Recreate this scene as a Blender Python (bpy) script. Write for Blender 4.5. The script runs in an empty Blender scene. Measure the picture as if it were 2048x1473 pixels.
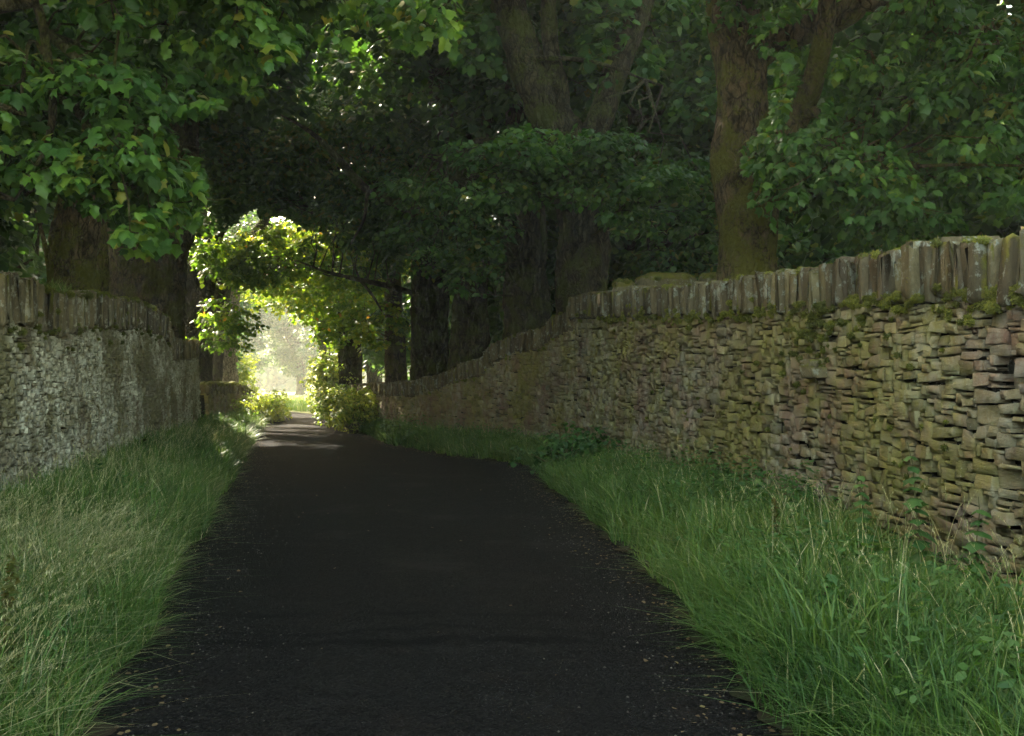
import bpy, math, random
import numpy as np
from mathutils import Vector

# ------------------------------------------------------------------ camera, sky, sun
S = bpy.context.scene
COL = S.collection
F, HZ, CX, EYE = 1990.0, 770.0, 1024.0, 1.6          # focal length and horizon, in photo pixels (2048 wide)
cam_d = bpy.data.cameras.new("camera")
cam = bpy.data.objects.new("camera", cam_d); COL.objects.link(cam)
cam.location = (0, 0, EYE); cam.rotation_euler = (math.pi / 2, 0, 0)
cam_d.sensor_width = 36.0; cam_d.lens = 36.0 * F / 2048.0
cam_d.shift_y = (HZ - 736.5) / 2048.0
cam_d.clip_end = 1500; cam_d.clip_start = 0.05
S.camera = cam

SUN_AZ, SUN_EL = math.radians(-36), math.radians(36)
W = bpy.data.worlds.new("World"); S.world = W; W.use_nodes = True
wn = W.node_tree; bg = wn.nodes["Background"]
sky = wn.nodes.new("ShaderNodeTexSky"); sky.sky_type = 'NISHITA'; sky.sun_disc = False
sky.sun_elevation = SUN_EL; sky.sun_rotation = SUN_AZ; sky.air_density = 1.0; sky.dust_density = 3.0
wt = wn.nodes.new("ShaderNodeMix"); wt.data_type = 'RGBA'; wt.blend_type = 'MULTIPLY'; wt.inputs[0].default_value = 1.0
wt.inputs[7].default_value = (1.0, .88, .58, 1)      # warm tint over the sky, offsets its blue cast
wn.links.new(sky.outputs[0], wt.inputs[6]); wn.links.new(wt.outputs[2], bg.inputs[0]); bg.inputs[1].default_value = 0.15
sd = bpy.data.lights.new("sun", 'SUN'); sd.energy = 2.1; sd.angle = math.radians(0.5); sd.color = (1.0, 0.90, 0.72)
sun = bpy.data.objects.new("sun", sd); COL.objects.link(sun)
tosun = Vector((math.sin(SUN_AZ) * math.cos(SUN_EL), math.cos(SUN_AZ) * math.cos(SUN_EL), math.sin(SUN_EL)))
sun.rotation_euler = tosun.to_track_quat('Z', 'Y').to_euler()
sun.location = (-40, 30, 40)
S.view_settings.view_transform = 'Standard'; S.view_settings.look = 'None'
S.view_settings.exposure = 4.05; S.view_settings.gamma = 1.0
S.render.engine = 'CYCLES'
cy = S.cycles
cy.use_denoising = True
cy.max_bounces = 7; cy.diffuse_bounces = 4; cy.glossy_bounces = 2; cy.transmission_bounces = 4
cy.volume_bounces = 1; cy.transparent_max_bounces = 4
cy.sample_clamp_indirect = 6.0
cy.caustics_reflective = False; cy.caustics_refractive = False

R = np.random.default_rng(7)
def at(px, py, Y): return np.array([(px - CX) / F * Y, Y, EYE + (HZ - py) / F * Y])

# ------------------------------------------------------------------ materials
def mat(name):
    m = bpy.data.materials.new(name); m.use_nodes = True
    nt = m.node_tree; nt.nodes.clear()
    return m, nt
def N(nt, t, **k):
    n = nt.nodes.new(t)
    for a, v in k.items():
        if a == 'ins':
            for i, x in v.items():
                if hasattr(x, 'is_linked') or isinstance(x, bpy.types.NodeSocket): nt.links.new(x, n.inputs[i])
                else: n.inputs[i].default_value = x
        else: setattr(n, a, v)
    return n
def rgb(*c): return (c[0], c[1], c[2], 1.0)
def coord(nt): return N(nt, "ShaderNodeTexCoord").outputs['Object']
def noise(nt, co, scale, detail=4, rough=0.55, lac=2.0):
    return N(nt, "ShaderNodeTexNoise", ins={'Vector': co, 'Scale': scale, 'Detail': detail, 'Roughness': rough}).outputs['Fac']
def ramp(nt, fac, stops, interp='LINEAR'):
    r = N(nt, "ShaderNodeValToRGB", ins={0: fac}); e = r.color_ramp.elements; r.color_ramp.interpolation = interp
    while len(e) < len(stops): e.new(0.5)
    for i, (p, c) in enumerate(stops): e[i].position = p; e[i].color = rgb(*c) if len(c) == 3 else c
    return r.outputs[0]
def mix(nt, fac, a, b, mode='MIX'):
    n = N(nt, "ShaderNodeMix", data_type='RGBA', blend_type=mode)
    for i, x in ((0, fac), (6, a), (7, b)):
        if isinstance(x, bpy.types.NodeSocket): nt.links.new(x, n.inputs[i])
        else: n.inputs[i].default_value = x if i == 0 else rgb(*x)
    return n.outputs[2]
def math_(nt, op, a, b=0.0, clamp=False):
    n = N(nt, "ShaderNodeMath", operation=op, use_clamp=clamp)
    for i, x in ((0, a), (1, b)):
        if isinstance(x, bpy.types.NodeSocket): nt.links.new(x, n.inputs[i])
        else: n.inputs[i].default_value = x
    return n.outputs[0]
def mapr(nt, v, a, b, c=0.0, d=1.0):
    return N(nt, "ShaderNodeMapRange", ins={0: v, 1: a, 2: b, 3: c, 4: d}).outputs[0]
def bump(nt, h, strength, dist): return N(nt, "ShaderNodeBump", ins={'Height': h, 'Strength': strength, 'Distance': dist}).outputs[0]
def principled(nt, col, rough=0.9, normal=None, spec=0.3):
    p = N(nt, "ShaderNodeBsdfPrincipled")
    for k, x in (('Base Color', col), ('Roughness', rough), ('Specular IOR Level', spec)):
        if isinstance(x, bpy.types.NodeSocket): nt.links.new(x, p.inputs[k])
        else: p.inputs[k].default_value = rgb(*x) if isinstance(x, tuple) else x
    if normal is not None: nt.links.new(normal, p.inputs['Normal'])
    return p.outputs[0]
def out(nt, s): nt.links.new(s, N(nt, "ShaderNodeOutputMaterial").inputs[0])
def island(nt): return N(nt, "ShaderNodeNewGeometry").outputs['Random Per Island']
def attr(nt, name): return N(nt, "ShaderNodeAttribute", attribute_name=name).outputs['Fac']

def leaf_mat(name, stops, transl=0.42, rough=0.5, tl_gain=(1.5, 1.55, 0.7)):
    m, nt = mat(name)
    c = ramp(nt, attr(nt, 'tone'), stops)
    co = coord(nt)
    c = mix(nt, mapr(nt, noise(nt, co, 14, 2), .35, .7, 0, .35), c, (0.02, 0.035, 0.012))
    p = principled(nt, c, rough, spec=0.3)
    t = N(nt, "ShaderNodeBsdfTranslucent", ins={0: mix(nt, 1.0, c, tl_gain, 'MULTIPLY')}).outputs[0]
    out(nt, N(nt, "ShaderNodeMixShader", ins={0: transl, 1: p, 2: t}).outputs[0])
    return m
GREEN = [(0, (.024, .064, .014)), (.35, (.040, .100, .016)), (.7, (.075, .155, .018)), (.93, (.13, .20, .022)), (1, (.21, .16, .02))]
M_LEAF = leaf_mat("leaf_near", GREEN)
M_LEAFD = leaf_mat("leaf_dark", [(0, (.024, .066, .016)), (.5, (.050, .115, .018)), (.9, (.095, .175, .020)), (1, (.16, .13, .02))])
M_LEAFY = leaf_mat("leaf_gold", [(0, (.05, .10, .012)), (.4, (.095, .175, .015)), (.8, (.16, .23, .018)), (.97, (.21, .24, .02)), (1, (.28, .15, .02))], transl=.58)
M_LEAFB = leaf_mat("leaf_bluegreen", [(0, (.04, .085, .04)), (.5, (.07, .13, .055)), (1, (.11, .17, .06))])
M_BUSH = leaf_mat("leaf_bush", [(0, (.08, .14, .03)), (.5, (.16, .23, .045)), (1, (.32, .34, .07))], transl=.45)
M_WEED = leaf_mat("leaf_weed", [(0, (.03, .08, .022)), (.5, (.06, .14, .035)), (1, (.12, .20, .05))])
M_DOCK = leaf_mat("leaf_dock", [(0, (.10, .06, .02)), (.5, (.09, .11, .025)), (1, (.17, .11, .03))])
M_GRASS = leaf_mat("grass_blade", [(0, (.030, .075, .018)), (.30, (.072, .150, .030)), (.62, (.15, .225, .045)), (.80, (.23, .26, .09)), (.90, (.50, .45, .24)), (1, (.62, .54, .34))], transl=.3, rough=.5, tl_gain=(1.2, 1.25, .7))

def bark_mat(name, a, b, mossc, moss_amt):
    m, nt = mat(name); co = coord(nt)
    wob = N(nt, "ShaderNodeTexNoise", ins={'Vector': co, 'Scale': 2.2, 'Detail': 3}).outputs['Color']
    cw = N(nt, "ShaderNodeVectorMath", operation='ADD', ins={0: co, 1: N(nt, "ShaderNodeVectorMath", operation='SCALE', ins={0: wob, 'Scale': .35}).outputs[0]}).outputs[0]
    mp = N(nt, "ShaderNodeMapping", ins={0: cw, 3: (1, 1, .33)}).outputs[0]
    n1 = noise(nt, mp, 8, 7, .75); n2 = noise(nt, co, 1.6, 4, .6); n3 = noise(nt, co, 26, 5, .75)
    v = N(nt, "ShaderNodeTexVoronoi", feature='DISTANCE_TO_EDGE', ins={'Vector': mp, 'Scale': 9, 'Randomness': 1.0}).outputs[0]
    v2 = N(nt, "ShaderNodeTexVoronoi", feature='DISTANCE_TO_EDGE', ins={'Vector': mp, 'Scale': 24, 'Randomness': 1.0}).outputs[0]
    c = mix(nt, mapr(nt, n1, .38, .62), a, b)
    c = mix(nt, mapr(nt, noise(nt, co, 3.2, 4, .7), .56, .66, 0, .5), c, tuple(x * 1.6 for x in b))
    c = mix(nt, mapr(nt, v, 0, .12, .85, 0), c, (.008, .006, .004))
    mk = mapr(nt, math_(nt, 'ADD', n2, math_(nt, 'MULTIPLY', n3, .5)), .84 - moss_amt, .96 - moss_amt, 0, 1)
    c = mix(nt, mk, c, mix(nt, n3, tuple(x * .45 for x in mossc), tuple(x * 1.5 for x in mossc)))
    h = math_(nt, 'ADD', math_(nt, 'MULTIPLY', n1, 1.0), math_(nt, 'ADD', mapr(nt, v, 0, .16, 0, .4), mapr(nt, v2, 0, .2, 0, .2)))
    h = math_(nt, 'ADD', h, math_(nt, 'MULTIPLY', n3, .55))
    out(nt, principled(nt, c, .95, bump(nt, h, 1.0, .07), .12)); return m
M_BARK = bark_mat("bark_mossy", (.022, .015, .009), (.14, .098, .058), (.080, .078, .014), .13)
M_BARKD = bark_mat("bark_dark", (.010, .008, .005), (.088, .068, .040), (.056, .060, .013), .11)
M_BARKP = bark_mat("bark_pale", (.20, .15, .11), (.34, .27, .20), (.16, .16, .07), .0)

def stone_mat(name, cols, algae, algae_amt, white, white_amt, pur=.25):
    m, nt = mat(name); co = coord(nt)
    c = ramp(nt, island(nt), cols, 'LINEAR')
    big = noise(nt, co, .9, 4, .6); mid = noise(nt, co, 5.5, 5, .65); fine = noise(nt, co, 38, 5, .7)
    c = mix(nt, mapr(nt, fine, .3, .75, .0, .55), c, (.05, .042, .028))
    c = mix(nt, math_(nt, 'MULTIPLY', mapr(nt, big, .36, .56), mapr(nt, mid, .3, .6, .25, algae_amt)), c, algae)
    c = mix(nt, mapr(nt, noise(nt, co, 1.3, 4, .65), .50, .62, 0, pur), c, (.19, .105, .085))
    wm = math_(nt, 'MULTIPLY', mapr(nt, noise(nt, co, .55, 3, .6), .50 - white_amt * .1, .60 - white_amt * .1), mapr(nt, noise(nt, co, 5, 5, .7), .40, .58))
    c = mix(nt, math_(nt, 'MULTIPLY', wm, white_amt), c, white)
    sp = mapr(nt, noise(nt, co, 55, 2, .5), .70, .74)      # small pale lichen spots
    c = mix(nt, math_(nt, 'MULTIPLY', sp, .5), c, (.42, .43, .38))
    strat = noise(nt, N(nt, "ShaderNodeMapping", ins={0: co, 3: (1, 1, 5)}).outputs[0], 12, 4, .7)
    h = math_(nt, 'ADD', math_(nt, 'MULTIPLY', fine, .5), math_(nt, 'ADD', strat, math_(nt, 'MULTIPLY', mid, .6)))
    out(nt, principled(nt, c, .92, bump(nt, h, .9, .022), .2)); return m
M_STONE_R = stone_mat("gritstone_ochre", [(0, (.07, .055, .038)), (.15, (.24, .185, .095)), (.3, (.18, .11, .088)), (.45, (.31, .255, .125)), (.6, (.15, .12, .08)), (.75, (.27, .225, .14)), (.9, (.20, .13, .105)), (1, (.09, .08, .065))], (.215, .195, .052), .85, (.38, .37, .31), .35, .6)
M_STONE_L = stone_mat("gritstone_limed", [(0, (.17, .14, .085)), (.3, (.27, .235, .15)), (.6, (.21, .17, .11)), (1, (.33, .29, .20))], (.19, .17, .065), .6, (.60, .56, .44), .95)
def coping_mat(name, mossy, greyc, k=1.0):
    m, nt = mat(name); co = coord(nt)
    c = ramp(nt, island(nt), [(p, tuple(k * q for q in cc)) for p, cc in ((0, (.07, .056, .036)), (.3, (.16, .126, .072)), (.55, (.105, .082, .062)), (.8, (.20, .165, .09)), (1, (.12, .10, .07)))])
    mp = N(nt, "ShaderNodeMapping", ins={0: co, 3: (1, 1, .5)}).outputs[0]
    fine = noise(nt, mp, 22, 6, .75)
    c = mix(nt, mapr(nt, fine, .35, .7, 0, .6), c, (.030, .026, .017))
    c = mix(nt, math_(nt, 'MULTIPLY', mapr(nt, noise(nt, co, 7, 5, .75), .54, .60), .75), c, greyc)
    geo = N(nt, "ShaderNodeNewGeometry"); z = N(nt, "ShaderNodeSeparateXYZ", ins={0: geo.outputs['Normal']}).outputs[2]
    mm = math_(nt, 'ADD', mapr(nt, z, .2, .8, 0, .35), math_(nt, 'ADD', math_(nt, 'MULTIPLY', noise(nt, co, 1.1, 3), .5), math_(nt, 'MULTIPLY', noise(nt, co, 16, 5, .7), .45)))
    mmk = mapr(nt, mm, .72 - mossy, .84 - mossy)
    mossc = ramp(nt, noise(nt, co, 6, 3), [(.3, (.075, .062, .016)), (.6, (.13, .12, .022)), (.8, (.09, .11, .022))])
    c = mix(nt, mmk, c, mossc)
    h = math_(nt, 'ADD', fine, math_(nt, 'MULTIPLY', mmk, math_(nt, 'MULTIPLY', noise(nt, co, 110, 3), .6)))
    out(nt, principled(nt, c, .95, bump(nt, h, .9, .025), .15)); return m
M_COPE = coping_mat("coping_stone", .15, (.24, .25, .215))
M_COPE_FAR = coping_mat("coping_mossy", .20, (.25, .25, .20))
M_COPE_L = coping_mat("coping_left", .14, (.36, .34, .27), 1.35)
def simple(name, col, rough=.9):
    m, nt = mat(name); out(nt, principled(nt, col, rough)); return m
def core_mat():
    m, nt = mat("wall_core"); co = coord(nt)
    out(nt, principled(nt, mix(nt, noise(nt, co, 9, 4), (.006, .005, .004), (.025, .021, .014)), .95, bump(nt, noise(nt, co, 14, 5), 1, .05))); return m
M_CORE = core_mat()
M_MOSS = leaf_mat("moss_tuft", [(0, (.05, .055, .010)), (.5, (.12, .125, .018)), (1, (.22, .22, .035))], transl=.25, rough=.8)
M_TWIG = simple("twig_bark", (.03, .022, .015))
M_STEM = simple("plant_stem", (.10, .09, .04))

def road_mat():
    m, nt = mat("asphalt"); co = coord(nt)
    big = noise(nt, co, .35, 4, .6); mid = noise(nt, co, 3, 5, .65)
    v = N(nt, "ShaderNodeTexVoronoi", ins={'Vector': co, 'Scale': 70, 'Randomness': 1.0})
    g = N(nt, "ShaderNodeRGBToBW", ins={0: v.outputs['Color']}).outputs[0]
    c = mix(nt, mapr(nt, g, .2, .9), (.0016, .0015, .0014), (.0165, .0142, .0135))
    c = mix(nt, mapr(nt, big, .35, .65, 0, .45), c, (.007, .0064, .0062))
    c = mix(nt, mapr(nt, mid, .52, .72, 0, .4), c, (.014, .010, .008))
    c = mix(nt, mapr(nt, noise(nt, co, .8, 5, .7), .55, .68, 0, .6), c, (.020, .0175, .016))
    # tar seams across the lane
    sx = N(nt, "ShaderNodeSeparateXYZ", ins={0: co})
    yy = math_(nt, 'ADD', sx.outputs[1], math_(nt, 'MULTIPLY', noise(nt, co, .9, 3), .9))
    yy = math_(nt, 'ADD', yy, math_(nt, 'MULTIPLY', noise(nt, co, 6, 4, .7), .18))
    for y0, w in ((6.50, .035), (6.78, .02), (7.25, .03)):
        d = math_(nt, 'ABSOLUTE', math_(nt, 'SUBTRACT', yy, y0))
        c = mix(nt, math_(nt, 'MULTIPLY', mapr(nt, d, w, w * 2.6, 1, 0), mapr(nt, noise(nt, co, 1.6, 3), .38, .52, 0, .95)), c, (.0035, .0033, .0034))
    sp = mapr(nt, noise(nt, co, 70, 2), .74, .77)
    c = mix(nt, math_(nt, 'MULTIPLY', sp, .5), c, (.14, .12, .09))
    h = math_(nt, 'ADD', math_(nt, 'MULTIPLY', v.outputs['Distance'], -1.0), math_(nt, 'MULTIPLY', mid, .5))
    out(nt, principled(nt, c, .95, bump(nt, h, 1.0, .012), .06)); return m
M_ROAD = road_mat()
def soil_mat(name, a, b, c2):
    m, nt = mat(name); co = coord(nt)
    c = mix(nt, noise(nt, co, 12, 6, .7), a, b); c = mix(nt, mapr(nt, noise(nt, co, 2, 4), .4, .65), c, c2)
    out(nt, principled(nt, c, .97, bump(nt, noise(nt, co, 30, 5, .75), 1, .03), .1)); return m
M_SOIL = soil_mat("verge_soil", (.020, .015, .010), (.055, .038, .024), (.022, .030, .012))
M_FIELD = soil_mat("meadow", (.06, .09, .025), (.11, .13, .04), (.15, .15, .06))

# ------------------------------------------------------------------ mesh helpers
def build(name, V, faces, m, parent=None, tone=None, smooth=False):
    """V (n,3); faces: list of (k, (m,k) int array)"""
    me = bpy.data.meshes.new(name)
    V = np.asarray(V, np.float32)
    me.vertices.add(len(V)); me.vertices.foreach_set('co', V.ravel())
    loops = np.concatenate([f.ravel() for k, f in faces]).astype(np.int32)
    cnt = np.concatenate([np.full(len(f), k, np.int32) for k, f in faces])
    st = np.zeros(len(cnt), np.int32); st[1:] = np.cumsum(cnt)[:-1]
    me.loops.add(len(loops)); me.loops.foreach_set('vertex_index', loops)
    me.polygons.add(len(cnt)); me.polygons.foreach_set('loop_start', st); me.polygons.foreach_set('loop_total', cnt)
    if smooth: me.polygons.foreach_set('use_smooth', np.ones(len(cnt), bool))
    if tone is not None:
        a = me.attributes.new('tone', 'FLOAT', 'POINT'); a.data.foreach_set('value', np.asarray(tone, np.float32))
    me.update(calc_edges=True)
    me.materials.append(m)
    o = bpy.data.objects.new(name, me); COL.objects.link(o)
    if parent is not None: o.parent = parent
    return o
def tag(o, label, cat, group=None, kind=None):
    if label: o['label'] = label
    if cat: o['category'] = cat
    if group: o['group'] = group
    if kind: o['kind'] = kind
    return o
def thing(name, label, cat, group=None, loc=(0, 0, 0)):
    o = bpy.data.objects.new(name, None); COL.objects.link(o); o.location = loc
    o.empty_display_size = .3
    return tag(o, label, cat, group)
def shift(o, parent):      # bring child geometry (built in world space) into its parent's space
    l = parent.location
    a = np.empty(len(o.data.vertices) * 3, np.float32); o.data.vertices.foreach_get('co', a)
    a = a.reshape(-1, 3) - np.array(l, np.float32); o.data.vertices.foreach_set('co', a.ravel()); o.data.update()
    return o
def norm(v): return v / (np.linalg.norm(v, axis=-1, keepdims=True) + 1e-9)

def vnoise(P, seed=0, scale=1.0):
    """cheap smooth pseudo-noise from summed sines, about -1..1"""
    r = np.random.default_rng(seed); o = np.zeros(len(P))
    for i in range(6):
        k = r.normal(size=3) * scale * (1 + i * .6); o += np.sin(P @ k + r.uniform(0, 6.28)) / (1 + i * .5)
    return o / 2.6

class Tubes:
    def __init__(s): s.V = []; s.Q = []; s.n = 0
    def add(s, pts, rad, sides=8, lump=0.0, seed=0, step=None, flare=0.0):
        pts = np.asarray(pts, float); rad = np.asarray(rad, float)
        d = np.r_[0, np.cumsum(np.linalg.norm(np.diff(pts, axis=0), axis=1))]
        if step:
            n = max(3, int(d[-1] / step) + 1); t = np.linspace(0, d[-1], n)
            if len(pts) > 2:      # smooth the corners
                P = np.stack([np.interp(t, d, pts[:, i]) for i in range(3)], 1)
                k = max(1, int(.35 * d[-1] / (len(pts) - 1) / step))
                for _ in range(2):
                    Pp = np.r_[np.repeat(P[:1], k, 0), P, np.repeat(P[-1:], k, 0)]
                    c = np.cumsum(np.r_[np.zeros((1, 3)), Pp], 0); P2 = (c[2 * k + 1:] - c[:-2 * k - 1]) / (2 * k + 1)
                    P2[0] = P[0]; P2[-1] = P[-1]; P = P2
            else: P = np.stack([np.interp(t, d, pts[:, i]) for i in range(3)], 1)
            rr = np.interp(t, d, rad); dd = t
        else: P = pts; rr = rad; dd = d
        T = norm(np.gradient(P, axis=0)); ref = np.array([1., 0.13, 0.05]) if abs(T[0, 0]) < .8 else np.array([0., 1., .1])
        U = norm(np.cross(T, ref)); W_ = np.cross(T, U)
        a = np.linspace(0, 2 * np.pi, sides, endpoint=False)
        rad2 = rr[:, None] * np.ones(sides)
        if flare: rad2 = rad2 * (1 + flare * np.exp(-dd / .45)[:, None] * (.55 + .45 * np.sin(a * 5 + seed)[None, :]))
        V = P[:, None, :] + rad2[..., None] * (np.cos(a)[None, :, None] * U[:, None] + np.sin(a)[None, :, None] * W_[:, None])
        if lump:
            q = V.reshape(-1, 3); c = np.repeat(P, sides, 0)
            f = 1 + lump * vnoise(q * np.array([1, 1, .45]), seed, 2.6) + lump * .55 * vnoise(q * np.array([1, 1, .35]), seed + 5, 7)
            f += lump * .30 * vnoise(q * np.array([1, 1, .5]), seed + 9, 12) - lump * .26 * np.abs(vnoise(q * np.array([1, 1, .22]), seed + 13, 34)) + lump * .16 * vnoise(q, seed + 17, 40)
            V = (c + (q - c) * f[:, None]).reshape(V.shape)
        n = len(P); i = np.arange(n - 1)[:, None] * sides; j = np.arange(sides)[None]; j2 = (j + 1) % sides
        s.Q.append((np.stack([i + j, i + j2, i + sides + j2, i + sides + j], -1).reshape(-1, 4)) + s.n)
        s.V.append(V.reshape(-1, 3)); s.n += n * sides
    def build(s, name, m, parent=None, smooth=True):
        return build(name, np.concatenate(s.V), [(4, np.concatenate(s.Q))], m, parent, smooth=smooth)

# leaf templates
_o = [(0, 0), (.29, -.07), (.45, .12), (.35, .26), (.53, .56), (.27, .67)]
_L = [(x, y) for x, y in _o] + [(0, 1.0)] + [(-x, y) for x, y in _o[:0:-1]] + [(0, .34)]
T_NEAR = np.array([(x, y, -.26 * abs(x) - .30 * y * y + .06 * math.sin(9 * x + 5 * y)) for x, y in _L]); T_NEAR[-1, 2] = .03
F_NEAR = np.array([(i, (i + 1) % 12, 12) for i in range(12)])
T_MID = np.array([(0, 0, 0), (.45, .22, -.12), (.36, .62, -.16), (0, 1, -.18), (-.36, .62, -.16), (-.45, .22, -.12)])
F_MID = np.array([(0, 1, 2, 3), (0, 3, 4, 5)])
T_NARROW = T_MID * np.array([.55, 1, 1])
def leaves(P, Nn, Td, size, tone, template='mid'):
    T, Fc = {'near': (T_NEAR, F_NEAR), 'mid': (T_MID, F_MID), 'narrow': (T_NARROW, F_MID)}[template]
    y = norm(Td); z = norm(Nn - (Nn * y).sum(1, keepdims=True) * y); x = np.cross(y, z)
    sz = size[:, None, None]
    wob = 1 + .12 * R.normal(size=(len(P), 1, 1))
    V = P[:, None] + sz * (T[None, :, 0:1] * wob * x[:, None] + T[None, :, 1:2] * y[:, None] + T[None, :, 2:3] * z[:, None])
    k = len(T); idx = Fc[None] + (np.arange(len(P)) * k)[:, None, None]
    return V.reshape(-1, 3), idx.reshape(-1, Fc.shape[1]), np.repeat(tone, k)

def inpoly(px, py, poly):
    c = np.zeros(len(px), bool); n = len(poly)
    for i in range(n):
        x1, y1 = poly[i]; x2, y2 = poly[(i + 1) % n]
        cr = ((y1 > py) != (y2 > py)) & (px < (x2 - x1) * (py - y1) / (y2 - y1 + 1e-9) + x1); c ^= cr
    return c
def proj(P):
    Y = np.maximum(P[:, 1], .3); return CX + F * P[:, 0] / Y, HZ - F * (P[:, 2] - EYE) / Y

class Crown:
    """sprays of leaves hung from pads; every pad is tied to the tree by a twig"""
    def __init__(s, seed): s.r = np.random.default_rng(seed); s.P = []; s.N = []; s.T = []; s.S = []; s.C = []; s.pads = []
    def pad(s, c, r, leaf, lai=2.2, flat=.45, tone=.45, tvar=.24, keep=None, droop=.5):
        rg = s.r; c = np.asarray(c, float)
        ntw = max(4, int(9 * (r / .6) ** 2 * (0.12 / leaf) ** 1.1 * lai / 2.2 * 2.0))
        d = norm(rg.normal(size=(ntw, 3))); q = rg.random(ntw) ** (1 / 2.2)
        tc = c + d * q[:, None] * np.array([r, r, r * flat])
        tc[:, 2] -= .25 * r * (np.linalg.norm((tc - c)[:, :2], axis=1) / r) ** 2
        k = 8
        cc = np.repeat(tc, k, 0); n = len(cc)
        outw = norm(np.repeat(tc - c, k, 0) * np.array([1, 1, .3]))
        dirs = norm(outw * .5 + rg.normal(size=(n, 3)) * np.array([.8, .8, .35]))
        P = cc + dirs * (leaf * rg.uniform(.4, 1.8, n))[:, None]
        Td = norm(dirs * .9 + np.array([0, 0, -1.]) * rg.uniform(droop * .4, droop * 2.0, n)[:, None])
        Nn = norm(np.array([0, 0, 1.]) + dirs * .7 + rg.normal(size=(n, 3)) * .38)
        if keep is not None:
            m = keep(P); P, Td, Nn = P[m], Td[m], Nn[m]; n = len(P)
            if n == 0: return
        s.P.append(P); s.T.append(Td); s.N.append(Nn)
        s.S.append(leaf * rg.uniform(.5, 1.28, n)); s.C.append(np.clip(tone + rg.normal(0, tvar * .6) + rg.normal(0, tvar, n), 0, .97) + (rg.random(n) > .994) * .5)
        s.pads.append((c, r, tc[rg.permutation(ntw)[:4]]))
    def blob(s, c, rad, n, r, leaf, **k):
        """n pads spread through an ellipsoid"""
        d = norm(s.r.normal(size=(n, 3))); q = s.r.random(n) ** .45
        for p in np.asarray(c) + d * q[:, None] * np.asarray(rad): s.pad(p, r * s.r.uniform(.7, 1.25), leaf, **k)
    def build(s, m, parent, template, name='crown'):
        P = np.concatenate(s.P)
        V, Fc, t = leaves(P, np.concatenate(s.N), np.concatenate(s.T), np.concatenate(s.S), np.clip(np.concatenate(s.C), 0, 1), template)
        s.count = len(P)
        return build(name, V, [(Fc.shape[1], Fc)], m, parent, t)
    def twigs(s, tb, nodes, rmax=.035, far=99, keep=None):
        nodes = np.asarray(nodes)
        for c, r, tips in s.pads:
            if keep is not None and not keep(c[None])[0]: continue
            d = np.linalg.norm(nodes - c, axis=1); b = nodes[d.argmin()]
            L = d.min()
            if L < far:
                mid = (b + c) / 2 + np.array([0, 0, .10 * L]) + s.r.normal(0, .08 * L, 3)
                q1 = b * .75 + c * .25 + s.r.normal(0, .04 * L, 3) + [0, 0, .04 * L]
                q2 = b * .25 + c * .75 + s.r.normal(0, .05 * L, 3) + [0, 0, .08 * L]
                rr = min(rmax, .008 + .007 * L)
                tb.add([b, q1, mid, q2, c], [rr * 1.3, rr, rr * .8, rr * .6, rr * .4], 5)
            if L >= far: continue
            for t in tips:
                m_ = (c + t) / 2 + s.r.normal(0, .07 * r, 3); tb.add([c, m_, t], [.010, .007, .003], 3)

TREES = []
def tree(name, label, base, limbs, crown, m_leaf, m_bark, template='mid', group='sycamores along the lane', keep_twig=None, flare=.5, far=3.0, cat='tree'):
    """limbs: list of (points, radii, sides)"""
    t = thing(name, label, cat, group, (float(base[0]), float(base[1]), 0))
    tb = Tubes(); nodes = []
    for i, (pts, rad, sides) in enumerate(limbs):
        tb.add(pts, rad, sides * 4 if sides > 12 else sides * 2, (.18 if i == 0 else .14), seed=int(abs(base[0]) * 10 + i), step=.05 if sides > 12 else .1, flare=flare if i == 0 else 0)
        pts = np.asarray(pts, float)
        for a, b in zip(pts[:-1], pts[1:]):
            for u in np.linspace(0, 1, 6):
                p = a * (1 - u) + b * u
                if p[2] > 3.0 or i > 0: nodes.append(p)
    if crown is not None and crown.P:
        crown.twigs(tb, nodes if nodes else [np.array([base[0], base[1], 4])], keep=keep_twig, far=far)
        c = crown.build(m_leaf, t, template); shift(c, t)
        TREES.append((name, crown.count))
    k = tb.build('trunk', m_bark, t); shift(k, t)
    return t

# ------------------------------------------------------------------ lane geometry
def ledge(y): y = np.asarray(y, float); return -0.97 - .2255 * y + .05 * np.sin(y * 1.3) + .04 * np.sin(y * 3.1 + 1)
_ry = [-10, 0, 4.75, 7, 9.4, 13.8, 17.5, 19.6, 21.0, 22.2, 25.5, 30, 37, 45, 52, 70]
_rx = [4.6, 2.35, 1.30, 1.20, 1.16, .74, .50, .20, -.6, -1.5, -3.0, -4.3, -6.1, -8.4, -10.4, -14.6]
def redge(y): y = np.asarray(y, float); return np.interp(y, _ry, _rx) + .05 * np.sin(y * 1.1) + .03 * np.sin(y * 3.7)
RW = np.array([(5.6, -8), (4.3, 0), (3.6, 4), (3.3, 6.4), (3.07, 9), (2.65, 12), (2.1, 15.2), (1.3, 19.6), (.35, 22.2), (-.8, 24.4), (-2.3, 27.4), (-3.7, 30.5), (-5.3, 36), (-7.1, 43)])
LW = np.array([(-1.06, -8), (-2.86, 0), (-5.1, 10), (-6.74, 17.3), (-8.2, 23.9), (-10.05, 32.2)])
LW2 = np.array([(-9.95, 32.7), (-10.6, 38), (-11.3, 43), (-12.4, 50)])
def rwall(y): return np.interp(y, RW[:, 1], RW[:, 0])
def lwall(y): return np.interp(y, np.r_[LW[:, 1], LW2[1:, 1]], np.r_[LW[:, 0], LW2[1:, 0]])

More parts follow.
